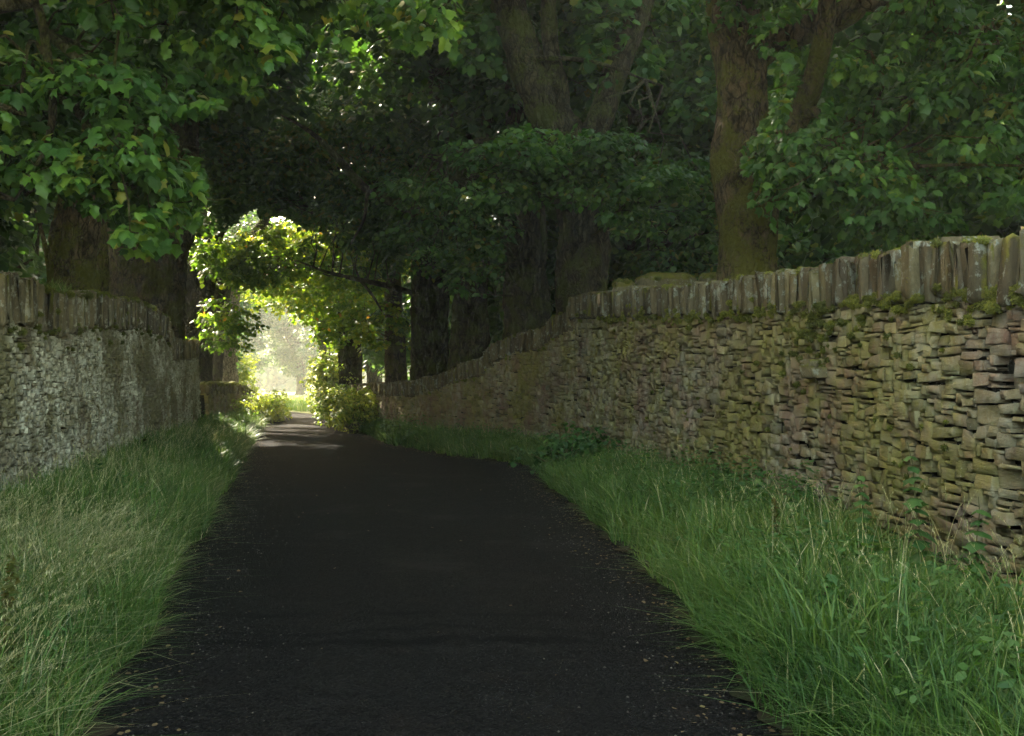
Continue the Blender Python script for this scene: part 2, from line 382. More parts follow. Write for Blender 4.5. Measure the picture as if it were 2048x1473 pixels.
def strip(name, ys, xa, xb, n, zf, m, kind='structure'):
    t = np.linspace(0, 1, n)
    X = xa[:, None] * (1 - t) + xb[:, None] * t; Yg = np.repeat(ys[:, None], n, 1)
    Z = zf(np.repeat(t[None], len(ys), 0), Yg)
    V = np.stack([X, Yg, Z], -1).reshape(-1, 3)
    i = np.arange(len(ys) - 1)[:, None] * n; j = np.arange(n - 1)[None]
    q = np.stack([i + j, i + j + 1, i + n + j + 1, i + n + j], -1).reshape(-1, 4)
    o = build(name, V, [(4, q)], m, smooth=True); o['kind'] = kind; return o
ys = np.linspace(-8, 52, 320)
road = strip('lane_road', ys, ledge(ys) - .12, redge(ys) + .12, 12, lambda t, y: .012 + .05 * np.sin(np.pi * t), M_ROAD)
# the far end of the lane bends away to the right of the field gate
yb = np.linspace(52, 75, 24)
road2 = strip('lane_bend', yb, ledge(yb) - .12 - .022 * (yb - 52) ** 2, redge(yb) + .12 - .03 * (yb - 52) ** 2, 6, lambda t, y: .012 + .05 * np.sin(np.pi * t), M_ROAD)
def vz(t, y, k=0):
    return .034 + .20 * np.clip(t * 1.4, 0, 1) ** .8 + .03 * np.sin(y * 2.1 + k) * np.clip(t * 3, 0, 1) + .02 * np.sin(y * 5.3 + t * 6) * np.clip(t * 3, 0, 1)
_rag = lambda y, k: .07 + .05 * np.sin(y * 7.3 + k) + .04 * np.sin(y * 17.1 + 2 * k) + .03 * np.sin(y * 3.1)
ys = np.linspace(-8, 52, 1200)
strip('verge_ground', ys, ledge(ys) + _rag(ys, 0), lwall(ys) - .2, 10, lambda t, y: vz(t, y, 0), M_SOIL)
strip('verge_ground', ys, redge(ys) - _rag(ys, 1.7), rwall(np.minimum(ys, 43)) + np.where(ys > 43, -(ys - 43) * .24, 0) + .2, 10, lambda t, y: vz(t, y, 2), M_SOIL)
gv = np.array([(-260, -60, 0), (260, -60, 0), (260, 330, 0), (-260, 330, 0)], float)
g = build('ground', gv, [(4, np.array([[0, 1, 2, 3]]))], M_FIELD); g['kind'] = 'structure'

# ------------------------------------------------------------------ dry stone walls
def cube_template():
    g4 = np.array([-1, -.86, .86, 1.])
    pts = {}; V = []; Q = []
    def vid(i, j, k):
        if (i, j, k) not in pts: pts[(i, j, k)] = len(V); V.append((g4[i], g4[j], g4[k]))
        return pts[(i, j, k)]
    for a in range(3):
        for b in range(3):
            Q.append((vid(a, 0, b), vid(a + 1, 0, b), vid(a + 1, 0, b + 1), vid(a, 0, b + 1)))
            Q.append((vid(0, a, b), vid(0, a, b + 1), vid(0, a + 1, b + 1), vid(0, a + 1, b)))
            Q.append((vid(3, a, b), vid(3, a + 1, b), vid(3, a + 1, b + 1), vid(3, a, b + 1)))
            Q.append((vid(a, b, 3), vid(a + 1, b, 3), vid(a + 1, b + 1, 3), vid(a, b + 1, 3)))
            Q.append((vid(a, b, 0), vid(a, b + 1, 0), vid(a + 1, b + 1, 0), vid(a + 1, b, 0)))
    V = np.array(V)
    # chamfer: pull the outermost edges in
    m = (np.abs(V) > .9).sum(1)
    V[m == 3] *= .93; V[m == 2] *= .97
    return V, np.array(Q)
CT, CQ = cube_template()

class Path:
    def __init__(s, pts, side):
        d = np.r_[0, np.cumsum(np.linalg.norm(np.diff(pts, axis=0), axis=1))]
        t = np.arange(0, d[-1], .1); P = np.stack([np.interp(t, d, pts[:, i]) for i in (0, 1)], 1)
        k = 6; Pp = np.r_[P[:1] - (P[1] - P[0]) * np.arange(k, 0, -1)[:, None], P, P[-1:] + (P[-1] - P[-2]) * np.arange(1, k + 1)[:, None]]
        c = np.cumsum(np.r_[np.zeros((1, 2)), Pp], 0); P = (c[2 * k + 1:] - c[:-2 * k - 1]) / (2 * k + 1)
        s.t = t; s.P = P; T = norm(np.gradient(P, axis=0)); s.Nm = np.stack([T[:, 1], -T[:, 0]], 1) * side   # face normal
        s.L = t[-1]
    def xyz(s, u, v, w):       # u along, v up, w towards the lane
        x = np.interp(u, s.t, s.P[:, 0]); y = np.interp(u, s.t, s.P[:, 1])
        nx = np.interp(u, s.t, s.Nm[:, 0]); ny = np.interp(u, s.t, s.Nm[:, 1])
        return np.stack([x + nx * w, y + ny * w, v], -1)
    def yy(s, u): return np.interp(u, s.t, s.P[:, 1])

def stones(path, u, v, du, dv, w0, dep, rg, jit=.012, rough=.006, skew=None, tilt=.06):
    """array of blocks: lower-left (u,v), size (du,dv), front face at w0, depth dep"""
    n = len(u); T = CT
    a = (T[:, 0] + 1) / 2; b = (T[:, 1] + 1) / 2; c = T[:, 2]
    cj = rg.normal(0, 1, (n, 4, 2)) * np.minimum(jit, .12 * np.minimum(du, dv))[:, None, None] * 1.0
    w = np.stack([(1 - a) * (1 - b), a * (1 - b), a * b, (1 - a) * b], 0)     # 4 x verts
    ju = np.einsum('nk,kv->nv', cj[:, :, 0], w); jv = np.einsum('nk,kv->nv', cj[:, :, 1], w)
    U = u[:, None] + du[:, None] * a + ju; Vv = v[:, None] + dv[:, None] * b + jv
    if skew is not None: U = U + skew[:, None] * (b - .5) * dv[:, None]
    tu = rg.normal(0, .05, (n, 1)); tv = rg.normal(0, tilt, (n, 1))
    Wd = w0[:, None] + (c[None] - 1) / 2 * dep[:, None] + (c > 0) * (tu * (a - .5) * du[:, None] * 2 + tv * (b - .5) * dv[:, None] * 2)
    nz = rg.normal(0, 1, (n, len(T), 3)) * rough
    X = path.xyz(U + nz[..., 0], Vv + nz[..., 1], Wd + nz[..., 2])
    idx = CQ[None] + (np.arange(n) * len(T))[:, None, None]
    return X.reshape(-1, 3), idx.reshape(-1, 4)

def dry_wall(name, label, path, topf, cope_h, cell, rg, m_stone, m_cope, seedw=None, group=None, batter=.08, cope_t=(.035, .15), thick=.5, wmax=8, hmax=4):
    t = thing(name, label, 'wall', group, tuple(path.xyz(0., 0., 0.)))
    cu, cv = cell
    nu = int(path.L / cu); H = topf(path.yy(np.arange(nu) * cu)) - cope_h
    nv = int(H.max() / cv) + 1
    occ = np.zeros((nu, nv), bool)
    hc = np.maximum(1, np.round(H / cv).astype(int))
    for i in range(nu): occ[i, hc[i]:] = True
    U = []; Vv = []; DU = []; DV = []
    rr = random.Random(5 + nu)
    for j in range(nv):
        i = 0
        while i < nu:
            if occ[i, j]: i += 1; continue
            mw = 1
            while i + mw < nu and not occ[i + mw, j] and mw < wmax: mw += 1
            q = rr.random()
            if q < .25: w, h = rr.randint(1, 3), rr.randint(1, 2)
            elif q < .8: w, h = rr.randint(3, max(3, wmax - 2)), rr.randint(1, max(1, hmax - 1))
            else: w, h = rr.randint(4, wmax), rr.randint(2, hmax)
            w = min(w, mw)
            if mw - w == 1 and rr.random() < .7: w = mw
            while h > 1 and (j + h > nv or occ[i:i + w, j:j + h].any()): h -= 1
            occ[i:i + w, j:j + h] = True
            U.append(i * cu); Vv.append(j * cv); DU.append(w * cu); DV.append(h * cv)
            i += w
    U = np.array(U); Vv = np.array(Vv); DU = np.array(DU); DV = np.array(DV); n = len(U)
    # courses wander up and down
    Vv2 = Vv + .05 * np.sin(U * 1.1) + .03 * np.sin(U * 2.7 + Vv * 2)
    gap = .010
    skewv = rg.normal(0, .10, n)
    w0 = rg.normal(0, .012, n) + (rg.random(n) > .96) * .025 - batter * (Vv / 2.5) - (rg.random(n) > .945) * .08
    X, Q = stones(path, U + gap / 2, Vv2 + gap / 2, DU - gap, DV - gap, w0, rg.uniform(.16, .24, n), rg, .016, .0035, skewv)
    so = build('stone_face', X, [(4, Q)], m_stone, t); shift(so, t)
    # dark core behind the faced stones, with the rear face
    uu = np.arange(0, path.L, .25); zt = topf(path.yy(uu)) - cope_h - .03
    A = path.xyz(uu, np.full(len(uu), -.1), np.full(len(uu), -.09)); B = path.xyz(uu, zt, np.full(len(uu), -.09 - batter))
    C_ = path.xyz(uu, zt, np.full(len(uu), -thick)); D = path.xyz(uu, np.full(len(uu), -.1), np.full(len(uu), -thick - .06))
    V = np.concatenate([A, B, C_, D]); k = len(uu); i = np.arange(k - 1)
    q = np.concatenate([np.stack([i + a * k, i + 1 + a * k, i + 1 + b * k, i + b * k], 1) for a, b in ((0, 1), (1, 2), (2, 3))] + [np.array([[0, k, 2 * k, 3 * k], [k - 1, 4 * k - 1, 3 * k - 1, 2 * k - 1]])])
    co = build('core', V, [(4, q)], M_CORE, t); shift(co, t)
    # coping stones set on edge
    u = 0.; CU = []; CD = []; CH = []
    while u < path.L - .15:
        d = rr.uniform(*cope_t); CU.append(u); CD.append(d * 1.12); u += d
    CU = np.array(CU); CD = np.array(CD); n = len(CU)
    ztop = topf(path.yy(CU + CD / 2)); j = rg.normal(0, .018, n) + (rg.random(n) > .9) * rg.uniform(-.05, .03, n)
    base = ztop - cope_h - .01 + rg.normal(0, .02, n)
    X, Q = stones(path, CU, base, CD - .004, ztop + j - base, np.full(n, .03 - batter) + rg.normal(0, .028, n), rg.uniform(thick - .05, thick + .06, n), rg, .016, .011, rg.normal(.02, .04, n), tilt=.02)
    cp = build('coping', X, [(4, Q)], m_cope, t); shift(cp, t)
    return t

def prof(pairs): 
    a = np.array(pairs, float)
    return lambda y: np.interp(y, a[:, 0], a[:, 1]) + .02 * np.sin(np.asarray(y) * 1.7) + .012 * np.sin(np.asarray(y) * 4.3)
rtop = prof([(-8, 2.5), (6.4, 2.60), (8, 2.70), (10.6, 2.82), (12, 2.86), (14, 3.0), (17, 3.2), (19.6, 3.36), (20.1, 3.34), (20.3, 3.12), (21.3, 2.98), (21.5, 2.86), (23.0, 2.72), (24.1, 2.52), (24.3, 2.32), (25.6, 2.15), (26.8, 1.86), (29, 1.72), (31, 1.64), (36, 1.62), (43, 1.55)])
ltop = prof([(-8, 2.6), (10, 2.76), (11.8, 2.78), (11.9, 2.70), (15, 2.95), (19, 3.2), (22, 3.26), (24, 3.16), (24.8, 2.95), (25.0, 2.72), (32.2, 3.0)])
l2top = prof([(32, 1.62), (40, 1.62), (41, 1.50), (45, 1.25), (50, .95)])
rg = np.random.default_rng(3)
PR, PL, PL2 = Path(RW, -1), Path(LW, 1), Path(LW2, 1)
wall_r = dry_wall('dry_stone_wall', 'tall ochre dry stone wall with moss, right of the lane', PR, rtop, .42, (.038, .036), rg, M_STONE_R, M_COPE, group='dry stone walls beside the lane', wmax=9, hmax=4)
wall_l = dry_wall('dry_stone_wall', 'tall dry stone wall with pale limed patches, left of the lane', PL, ltop, .50, (.034, .032), rg, M_STONE_L, M_COPE_L, group='dry stone walls beside the lane', wmax=7, hmax=3)
wall_f = dry_wall('dry_stone_wall', 'low mossy dry stone wall at the far left, beyond the tall wall', PL2, l2top, .32, (.05, .045), rg, M_STONE_R, M_COPE_FAR, group='dry stone walls beside the lane', wmax=6, hmax=3)

# moss tufts on the right wall: short blades packed over rounded cushions
def moss(blobs, parent, name='moss', n0=260, m=M_MOSS):
    Vs = []; Ts = []; Tn = []; off = 0
    for (c, r, bright) in blobs:
        n = int(n0 * (r / .05) ** 1.5) + 30
        d = norm(R.normal(size=(n, 3))); P = c + d * r * np.array([1, 1, .8]) * R.uniform(.72, 1.08, (n, 1))
        tip = P + norm(d + R.normal(size=(n, 3)) * .5) * R.uniform(.010, .022, (n, 1))
        sd_ = norm(np.cross(d, R.normal(size=(n, 3)))) * .005
        V = np.stack([P - sd_, P + sd_, tip], 1).reshape(-1, 3)
        Vs.append(V); Ts.append(np.arange(3 * n).reshape(-1, 3) + off); off += 3 * n
        # cushion body
        q, f = ico(2); f = f + off; V = c + q * r * .86 * np.array([1, 1, .8]) * (1 + .12 * vnoise(q + c, 3, 4)[:, None]); Vs.append(V); Ts.append(f); off += len(q)
        Tn.append(np.repeat(np.clip(bright + R.normal(0, .2, n), 0, 1), 3)); Tn.append(np.full(len(q), bright * .5))
    o = build(name, np.concatenate(Vs), [(3, np.concatenate(Ts))], m, parent, np.concatenate(Tn)); shift(o, parent); return o
_ic = {}
def ico(sub):
    if sub not in _ic:
        import bmesh
        bm = bmesh.new(); bmesh.ops.create_icosphere(bm, subdivisions=sub, radius=1)
        V = np.array([v.co[:] for v in bm.verts]); Fc = np.array([[v.index for v in f.verts] for f in bm.faces]); bm.free(); _ic[sub] = (V, Fc)
    return _ic[sub]
def u_at(path, y): return float(np.interp(y, path.P[:, 1], path.t))
bl = []
for _ in range(230):
    y = R.uniform(5.8, 18) if R.random() < .75 else R.uniform(5.8, 30); u = u_at(PR, y)
    z = float(rtop(y)) - .42 + R.normal(0, .05)
    if R.random() < .12: z -= R.uniform(.05, .3)
    cl = R.integers(1, 4)
    for _k in range(cl):
        bl.append((PR.xyz(u + R.normal(0, .05), z + R.normal(0, .02), -.055 + R.normal(0, .012)), R.uniform(.014, .048), R.uniform(.25, .95)))
for _ in range(60):       # thick moss below the coping, near the through stone
    y = R.normal(9.9, .35); u = u_at(PR, y); z = 2.12 + R.normal(0, .17)
    bl.append((PR.xyz(u, z, -.05 + R.normal(0, .012)), R.uniform(.02, .05), R.uniform(.1, .55)))
for _ in range(120):      # cushions on top of the coping
    y = R.uniform(6, 24); u = u_at(PR, y)
    bl.append((PR.xyz(u, float(rtop(y)) - .008, -.15 - R.uniform(-.12, .28)), R.uniform(.02, .06), R.uniform(.3, .9)))
for _ in range(50):
    y = R.uniform(7, 16); u = u_at(PR, y)
    bl.append((PR.xyz(u, R.uniform(.5, 2.0), -.03 + R.normal(0, .01)), R.uniform(.012, .035), R.uniform(.1, .7)))
moss(bl, wall_r)
bl = []
for _ in range(150):
    y = R.uniform(11.5, 24.5); u = u_at(PL, y)
    bl.append((PL.xyz(u, float(ltop(y)) + .0, -.12 - R.uniform(-.1, .25)), R.uniform(.03, .09), R.uniform(.25, .8)))
for _ in range(60):
    y = R.uniform(10, 24.5); u = u_at(PL, y)
    bl.append((PL.xyz(u, float(ltop(y)) - .5 + R.normal(0, .12), -.05), R.uniform(.02, .06), R.uniform(.1, .7)))
moss(bl, wall_l, n0=160)
bl = []
for _ in range(70):
    y = R.uniform(32.8, 44); u = u_at(PL2, y)
    bl.append((PL2.xyz(u, float(l2top(y)), -.12 - R.uniform(-.1, .25)), R.uniform(.06, .14), R.uniform(.4, 1)))
moss(bl, wall_f, n0=60)
# through stone sticking out of the right wall, with a smaller one over it
class _Flat: pass
def slab(parent, y, z, du, dv, outw, nm):
    u = u_at(PR, y); r2 = np.random.default_rng(int(y * 10 + z * 10))
    X, Q = stones(PR, np.array([u]), np.array([z]), np.array([du]), np.array([dv]), np.array([outw]), np.array([outw + .2]), r2, .01, .006)
    o = build(nm, X, [(4, Q)], M_COPE_FAR, parent); shift(o, parent); return o
slab(wall_r, 9.55, 1.66, .34, .11, .10, 'through_stone')
slab(wall_r, 9.75, 1.79, .26, .06, .05, 'through_stone')

# mossy boulders on a field wall behind the right wall
fb = np.array([(2.75, 17.2), (3.1, 17.9), (4.6, 18.5), (9, 19.5)])
FW = Path(fb, 1)
wall_b = dry_wall('field_wall', 'dark field wall just behind the tall right wall, under the mossy boulders', FW, prof([(17, 3.0), (20, 3.0)]), .2, (.08, .07), rg, M_STONE_R, M_COPE_FAR, wmax=6, hmax=3)
def boulder(c, r, label, seed):
    q, f = ico(4)
    p = np.sign(q) * np.abs(q) ** .62
    p = p * np.array(r) * (1 + .10 * vnoise(q, seed, 2.5)[:, None] + .03 * vnoise(q, seed + 1, 9)[:, None])
    t = thing('mossy_boulder', label, 'boulder', 'mossy boulders behind the right wall', tuple(c))
    build('stone', p, [(3, f)], M_COPE_FAR, t, smooth=True)
    bl = []
    for _ in range(26):
        d = norm(R.normal(size=3)); d[2] = abs(d[2]) * .9 + .5; d = norm(d); d = np.sign(d) * np.abs(d) ** .62
        bl.append((np.array(c) + d * np.array(r) * np.array([.93, .93, .95]), R.uniform(.03, .07), R.uniform(.3, .8)))
    moss(bl, t, n0=120)
boulder((at(1247, 0, 17.9)[0], 17.9, 3.18), (.20, .24, .30), 'small mossy boulder behind the right wall, leftmost of three', 4)
boulder((at(1333, 0, 18.0)[0], 18.05, 3.32), (.55, .32, .30), 'widest mossy boulder behind the right wall, middle of three', 5)
boulder((at(1435, 0, 18.2)[0], 18.2, 3.36), (.36, .32, .28), 'mossy boulder behind the right wall beside the big right trunk', 6)

# ------------------------------------------------------------------ grass
def blades(P, h, lean, w, tone, curl=1.0):
    """P (n,3) roots, h heights, lean (n,2) tip offset as a fraction of h"""
    n = len(P); ts = np.array([0, .38, .72, 1.0]); ws = np.array([1, .85, .5, .0])
    ang = np.arctan2(lean[:, 1], lean[:, 0]) + np.pi / 2 + R.normal(0, .5, n)
    sx = np.stack([np.cos(ang), np.sin(ang), np.zeros(n)], 1)
    L = np.linalg.norm(lean, axis=1)
    V = []
    for i, (t, ww) in enumerate(zip(ts, ws)):
        z = h * (t - .35 * np.minimum(L, 1.6) * t ** 2.2 * curl)
        c = P + np.stack([lean[:, 0] * h * t ** 1.8, lean[:, 1] * h * t ** 1.8, z], 1)
        if i < 3: V += [c - sx * (w * ww)[:, None], c + sx * (w * ww)[:, None]]
        else: V += [c]
    V = np.stack(V, 1).reshape(-1, 3); b = (np.arange(n) * 7)[:, None]
    Q = np.concatenate([b + [0, 1, 3, 2], b + [2, 3, 5, 4]]); T = b + [4, 5, 6]
    return V, Q, T, np.repeat(tone, 7)
def grass_field(name, label, specs, stems=None):
    Vs, Qs, Ts, Tn, off = [], [], [], [], 0
    for V, Q, T, tn in specs:
        Vs.append(V); Qs.append(Q + off); Ts.append(T + off); Tn.append(tn); off += len(V)
    o = build(name, np.concatenate(Vs), [(4, np.concatenate(Qs)), (3, np.concatenate(Ts))], M_GRASS, None, np.clip(np.concatenate(Tn), 0, 1))
    return tag(o, label, 'grass', None, 'stuff')
def verge(side, y0, y1, dens, hmean, wd, straw, tmax=1.0):
    A = 0; ysn = np.linspace(y0, y1, 60)
    ea, wa = (ledge, lwall) if side < 0 else (redge, rwall)
    width = np.abs(wa(ysn) - ea(ysn)).mean(); n = int(dens * (y1 - y0) * width)
    y = R.uniform(y0, y1, n); t = R.random(n) ** .9 * tmax
    # tussocks: pull roots towards random centres
    nc = max(10, int(n / 55)); cy_ = R.uniform(y0, y1, nc); ct = R.random(nc) * tmax; cid = R.integers(0, nc, n)
    pull = R.random(n) < .75
    y = np.where(pull, cy_[cid] + R.normal(0, .10, n), y); t = np.where(pull, ct[cid] + R.normal(0, .10 / max(width, .5), n), t)
    t = np.clip(t, -.02, 1.0)
    e = ea(y); wv = wa(y); x = e + (wv - e) * t
    z = vz(np.clip(t, 0, 1), y, 0 if side < 0 else 2)
    ch = 1 + .30 * np.sin(cid * 12.9898)
    h = hmean * R.uniform(.4, 1.35, n) * np.where(t < .10, .75 + 2.5 * np.clip(t, 0, .10), 1) * np.where(pull, ch, 1)
    th = cid * 2.39996; tus = np.stack([np.cos(th), np.sin(th)], 1) * .35
    lean = R.normal(0, .55, (n, 2)) + np.where(pull[:, None], tus, 0) + np.stack([np.full(n, -side * .2) * np.clip(1.2 - t, .2, 1.2), np.full(n, -.12)], 1)
    if side > 0: h = h * (1 - .8 * np.clip((9.2 - y) / 2.2, 0, 1) * np.clip(t * 2 - .7, 0, 1))
    p3 = np.stack([x, y, z], 1)
    tone = .40 + .20 * vnoise(p3, 11, .7) + R.normal(0, .15, n) + np.where(pull, .10 * np.sin(cid * 7.7), 0)
    if side < 0: straw = straw + .45 * np.exp(-((x + 3.2) / .8) ** 2 - ((y - 6.6) / 1.5) ** 2)
    dry = R.random(n) < straw * (1 + .8 * vnoise(p3, 12, .5)); tone = np.where(dry, R.uniform(.72, 1.0, n), np.clip(tone, 0, .74))
    return blades(p3, h, lean, np.full(n, wd) * R.uniform(.6, 1.4, n), tone)
def stems(side, y0, y1, n, h0, t0, t1, lx, centre=None, sd_=None):
    """long flowering stems with a seed head"""
    ea, wa = (ledge, lwall) if side < 0 else (redge, rwall)
    y = R.uniform(y0, y1, n); t = R.uniform(t0, t1, n); e = ea(y); x = e + (wa(y) - e) * t
    p = np.stack([x, y, vz(t, y)], 1); h = h0 * R.uniform(.7, 1.2, n)
    lean = R.normal(0, .30, (n, 2)) + np.array([lx, -.1])
    tone = R.uniform(.78, 1, n)
    out_ = [blades(p, h, lean, np.full(n, .0028), tone)]
    L = np.linalg.norm(lean, axis=1)
    k = 11; tt = np.tile(np.linspace(.80, 1.0, k), n); rep = lambda a: np.repeat(a, k, 0)
    z = rep(h) * (tt - .35 * np.minimum(rep(L), 1.6) * tt ** 2.2)
    c = rep(p) + np.stack([rep(lean[:, 0]) * rep(h) * tt ** 1.8, rep(lean[:, 1]) * rep(h) * tt ** 1.8, z], 1)
    nn = len(c)
    out_.append(blades(c, R.uniform(.012, .026, nn) * (1.25 - (tt - .8) * 3), R.normal(0, .3, (nn, 2)) + rep(lean) * .9, R.uniform(.0016, .0032, nn), R.uniform(.78, 1, nn)))
    return out_
left = [verge(-1, 2.4, 8, 4200, .36, .0036, .20), verge(-1, 8, 14, 2800, .38, .005, .12), verge(-1, 14, 24, 1500, .38, .0075, .06), verge(-1, 24, 49, 700, .38, .012, .0)]
left += stems(-1, 3.6, 9, 1500, .62, .2, 1, .75) + stems(-1, 9, 24, 600, .66, .3, 1, .35)
grass_field('verge_grass', 'long straw-tipped grass filling the left verge below the limed wall', left)
right = [verge(1, 2.4, 8, 4200, .34, .0045, .035), verge(1, 8, 15, 2600, .33, .0055, .04), verge(1, 15, 25, 1700, .30, .0075, .03), verge(1, 25, 45, 700, .32, .012, .0)]
right += stems(1, 3.6, 9, 240, .62, .25, 1, -.15) + stems(1, 9, 24, 160, .55, .2, 1, -.1)
# broad-bladed cocksfoot clumps near the right wall
for (cx_, cy_2) in ((2.35, 5.9), (2.05, 6.6), (1.95, 5.3), (2.5, 7.6), (1.7, 8.2), (2.7, 5.4), (1.6, 5.0), (1.75, 10.5)):
    n = 130; p = np.stack([cx_ + R.normal(0, .10, n), cy_2 + R.normal(0, .10, n), np.full(n, .16)], 1)
    right.append(blades(p, R.uniform(.25, .62, n), R.normal(0, .5, (n, 2)), R.uniform(.0045, .0085, n), np.clip(R.normal(.42, .14, n), 0, .7)))
grass_field('verge_grass', 'green tussocky grass filling the right verge below the ochre wall', right)
# broad-leaved undergrowth mixed through the verges
def undergrowth(side, spots, label):
    LP, LN, LT, LS, TN = [], [], [], [], []
    ea, wa = (ledge, lwall) if side < 0 else (redge, rwall)
    for y0, y1, cnt, t0, t1, h0, sz in spots:
        for _ in range(cnt):
            y = R.uniform(y0, y1); t = R.uniform(t0, t1); x = float(ea(y) + (wa(y) - ea(y)) * t); z = float(vz(np.array(t), np.array(y)))
            h = h0 * R.uniform(.5, 1.3); k = int(R.integers(9, 22)); s0 = sz * R.uniform(.6, 1.4); tn = R.uniform(.2, .8)
            u = R.random(k); a = R.uniform(0, 6.28, k); rr = .03 + .06 * R.random(k)
            LP.append(np.stack([x + rr * np.cos(a) + .1 * h * u, y + rr * np.sin(a), z + h * (.2 + .8 * u)], 1))
            LT.append(np.stack([np.cos(a), np.sin(a), R.uniform(-.5, .4, k)], 1)); LN.append(np.stack([.5 * np.cos(a), .5 * np.sin(a), np.ones(k)], 1) + R.normal(0, .3, (k, 3)))
            LS.append(s0 * (1.2 - .6 * u)); TN.append(np.clip(tn + R.normal(0, .12, k), 0, 1))
    V, Fc, tn = leaves(np.concatenate(LP), np.concatenate(LN), np.concatenate(LT), np.concatenate(LS), np.concatenate(TN), 'narrow')
    tag(build('undergrowth', V, [(4, Fc)], M_WEED, None, tn), label, 'weeds', None, 'stuff')
undergrowth(1, [(4, 9, 190, .1, .62, .40, .075), (5.5, 9, 60, .6, 1, .16, .06), (9.3, 13, 80, .7, 1, .5, .085), (9, 16, 220, .2, 1, .45, .08), (16, 26, 160, .2, 1, .4, .09), (26, 42, 120, .1, 1, .5, .10)], 'low broad-leaved weeds mixed through the right verge grass')
undergrowth(-1, [(4, 10, 60, .1, 1, .3, .06), (10, 24, 150, .3, 1, .4, .08), (24, 48, 160, .1, 1, .5, .10)], 'low broad-leaved weeds mixed through the left verge grass')
# meadow seen beyond the end of the lane
n = 26000
x = R.uniform(-34, 2, n); y = R.uniform(50, 95, n)
mid_ = (ledge(y) + redge(y)) / 2 - .025 * np.clip(y - 52, 0, 99) ** 2
ok = np.abs(x - mid_) > 2.1
p3 = np.stack([x, y, np.zeros(n)], 1)[ok]; k = len(p3)
grass_field('meadow_grass', 'pale sunlit meadow grass beyond the end of the lane', [blades(p3, R.uniform(.4, .9, k), R.normal(0, .4, (k, 2)), R.uniform(.015, .035, k), np.clip(R.normal(.62, .15, k), 0, 1))])

# ------------------------------------------------------------------ shrubs and weeds
def shrub(name, label, c, rad, npads, pr, leaf, m, template='mid', cat='shrub', group=None, tone=.5, keep=None, lai=2.2, stemr=.02, droop=.5):
    t = thing(name, label, cat, group, (float(c[0]), float(c[1]), 0))
    cr = Crown(int(abs(c[0] * 31 + c[1] * 7))); cc = np.array([c[0], c[1], c[2]])
    cr.blob(cc, rad, npads, pr, leaf, tone=tone, keep=keep, lai=lai, flat=.7, droop=droop)
    tb = Tubes()
    for pc, r_, tips in cr.pads:
        b = np.array([c[0] + R.normal(0, rad[0] * .2), c[1] + R.normal(0, rad[1] * .2), -.02])
        mid = (b + pc) / 2 + R.normal(0, .06, 3); tb.add([b, mid, pc], [stemr, stemr * .7, stemr * .35], 4)
    f = cr.build(m, t, template, 'foliage'); shift(f, t)
    s_ = tb.build('stem', M_STEM, t); shift(s_, t)
    return t
G = 'bushes at the foot of the walls'
shrub('bramble_bush', 'dark green bramble bush at the foot of the right wall', (1.0, 17.0, .52), (.75, .9, .42), 34, .26, .085, M_WEED, 'mid', 'bush', G, .3)
shrub('nettle_clump', 'low leafy nettles between bramble bush and right wall, nearer the camera', (1.9, 14.2, .38), (.35, .8, .28), 14, .2, .075, M_WEED, 'narrow', 'weeds', G, .4)
shrub('hedge_bush', 'pale-leaved low bush on the right verge where the wall drops low', (-3.35, 28.2, .35), (.5, 1.2, .35), 22, .24, .07, M_LEAFB, 'mid', 'bush', G, .6)
shrub('yellow_bush', 'bright yellow-green bush against the low end of the right wall', (-5.1, 33.0, .75), (.85, 1.8, .75), 90, .32, .09, M_BUSH, 'mid', 'bush', G, .8)
shrub('hedge_bush', 'tall rounded green bush covering the far end of the right wall', (-6.6, 38.6, .85), (.85, 2.0, .8), 80, .36, .10, M_BUSH, 'mid', 'bush', G, .4)
shrub('elder_bush', 'sunlit elder bush rising above the far end of the right wall', (-8.0, 44.5, 1.7), (1.1, 1.6, 1.5), 90, .4, .12, M_BUSH, 'mid', 'bush', G, .7)
shrub('hawthorn_bush', 'bright pale bush leaning over the lane end from the right', (-9.2, 50, 1.2), (1.0, 1.2, 1.1), 80, .38, .11, M_BUSH, 'mid', 'bush', G, .9)
shrub('hedge_bush', 'yellow-green bush at the foot of the low far left wall', (-10.1, 40.5, .7), (.55, 4.0, .65), 100, .32, .09, M_BUSH, 'mid', 'bush', G, .7)
shrub('hawthorn_bush', 'tall glowing pale bush at the left of the lane end', (-15.3, 53, 1.8), (1.5, 2.4, 1.9), 120, .5, .13, M_BUSH, 'mid', 'bush', G, .9)
shrub('hawthorn_bush', 'hazy round bush behind the low far left wall', (-14.0, 47, 1.5), (1.0, 1.6, 1.6), 70, .45, .12, M_BUSH, 'mid', 'bush', G, .8)

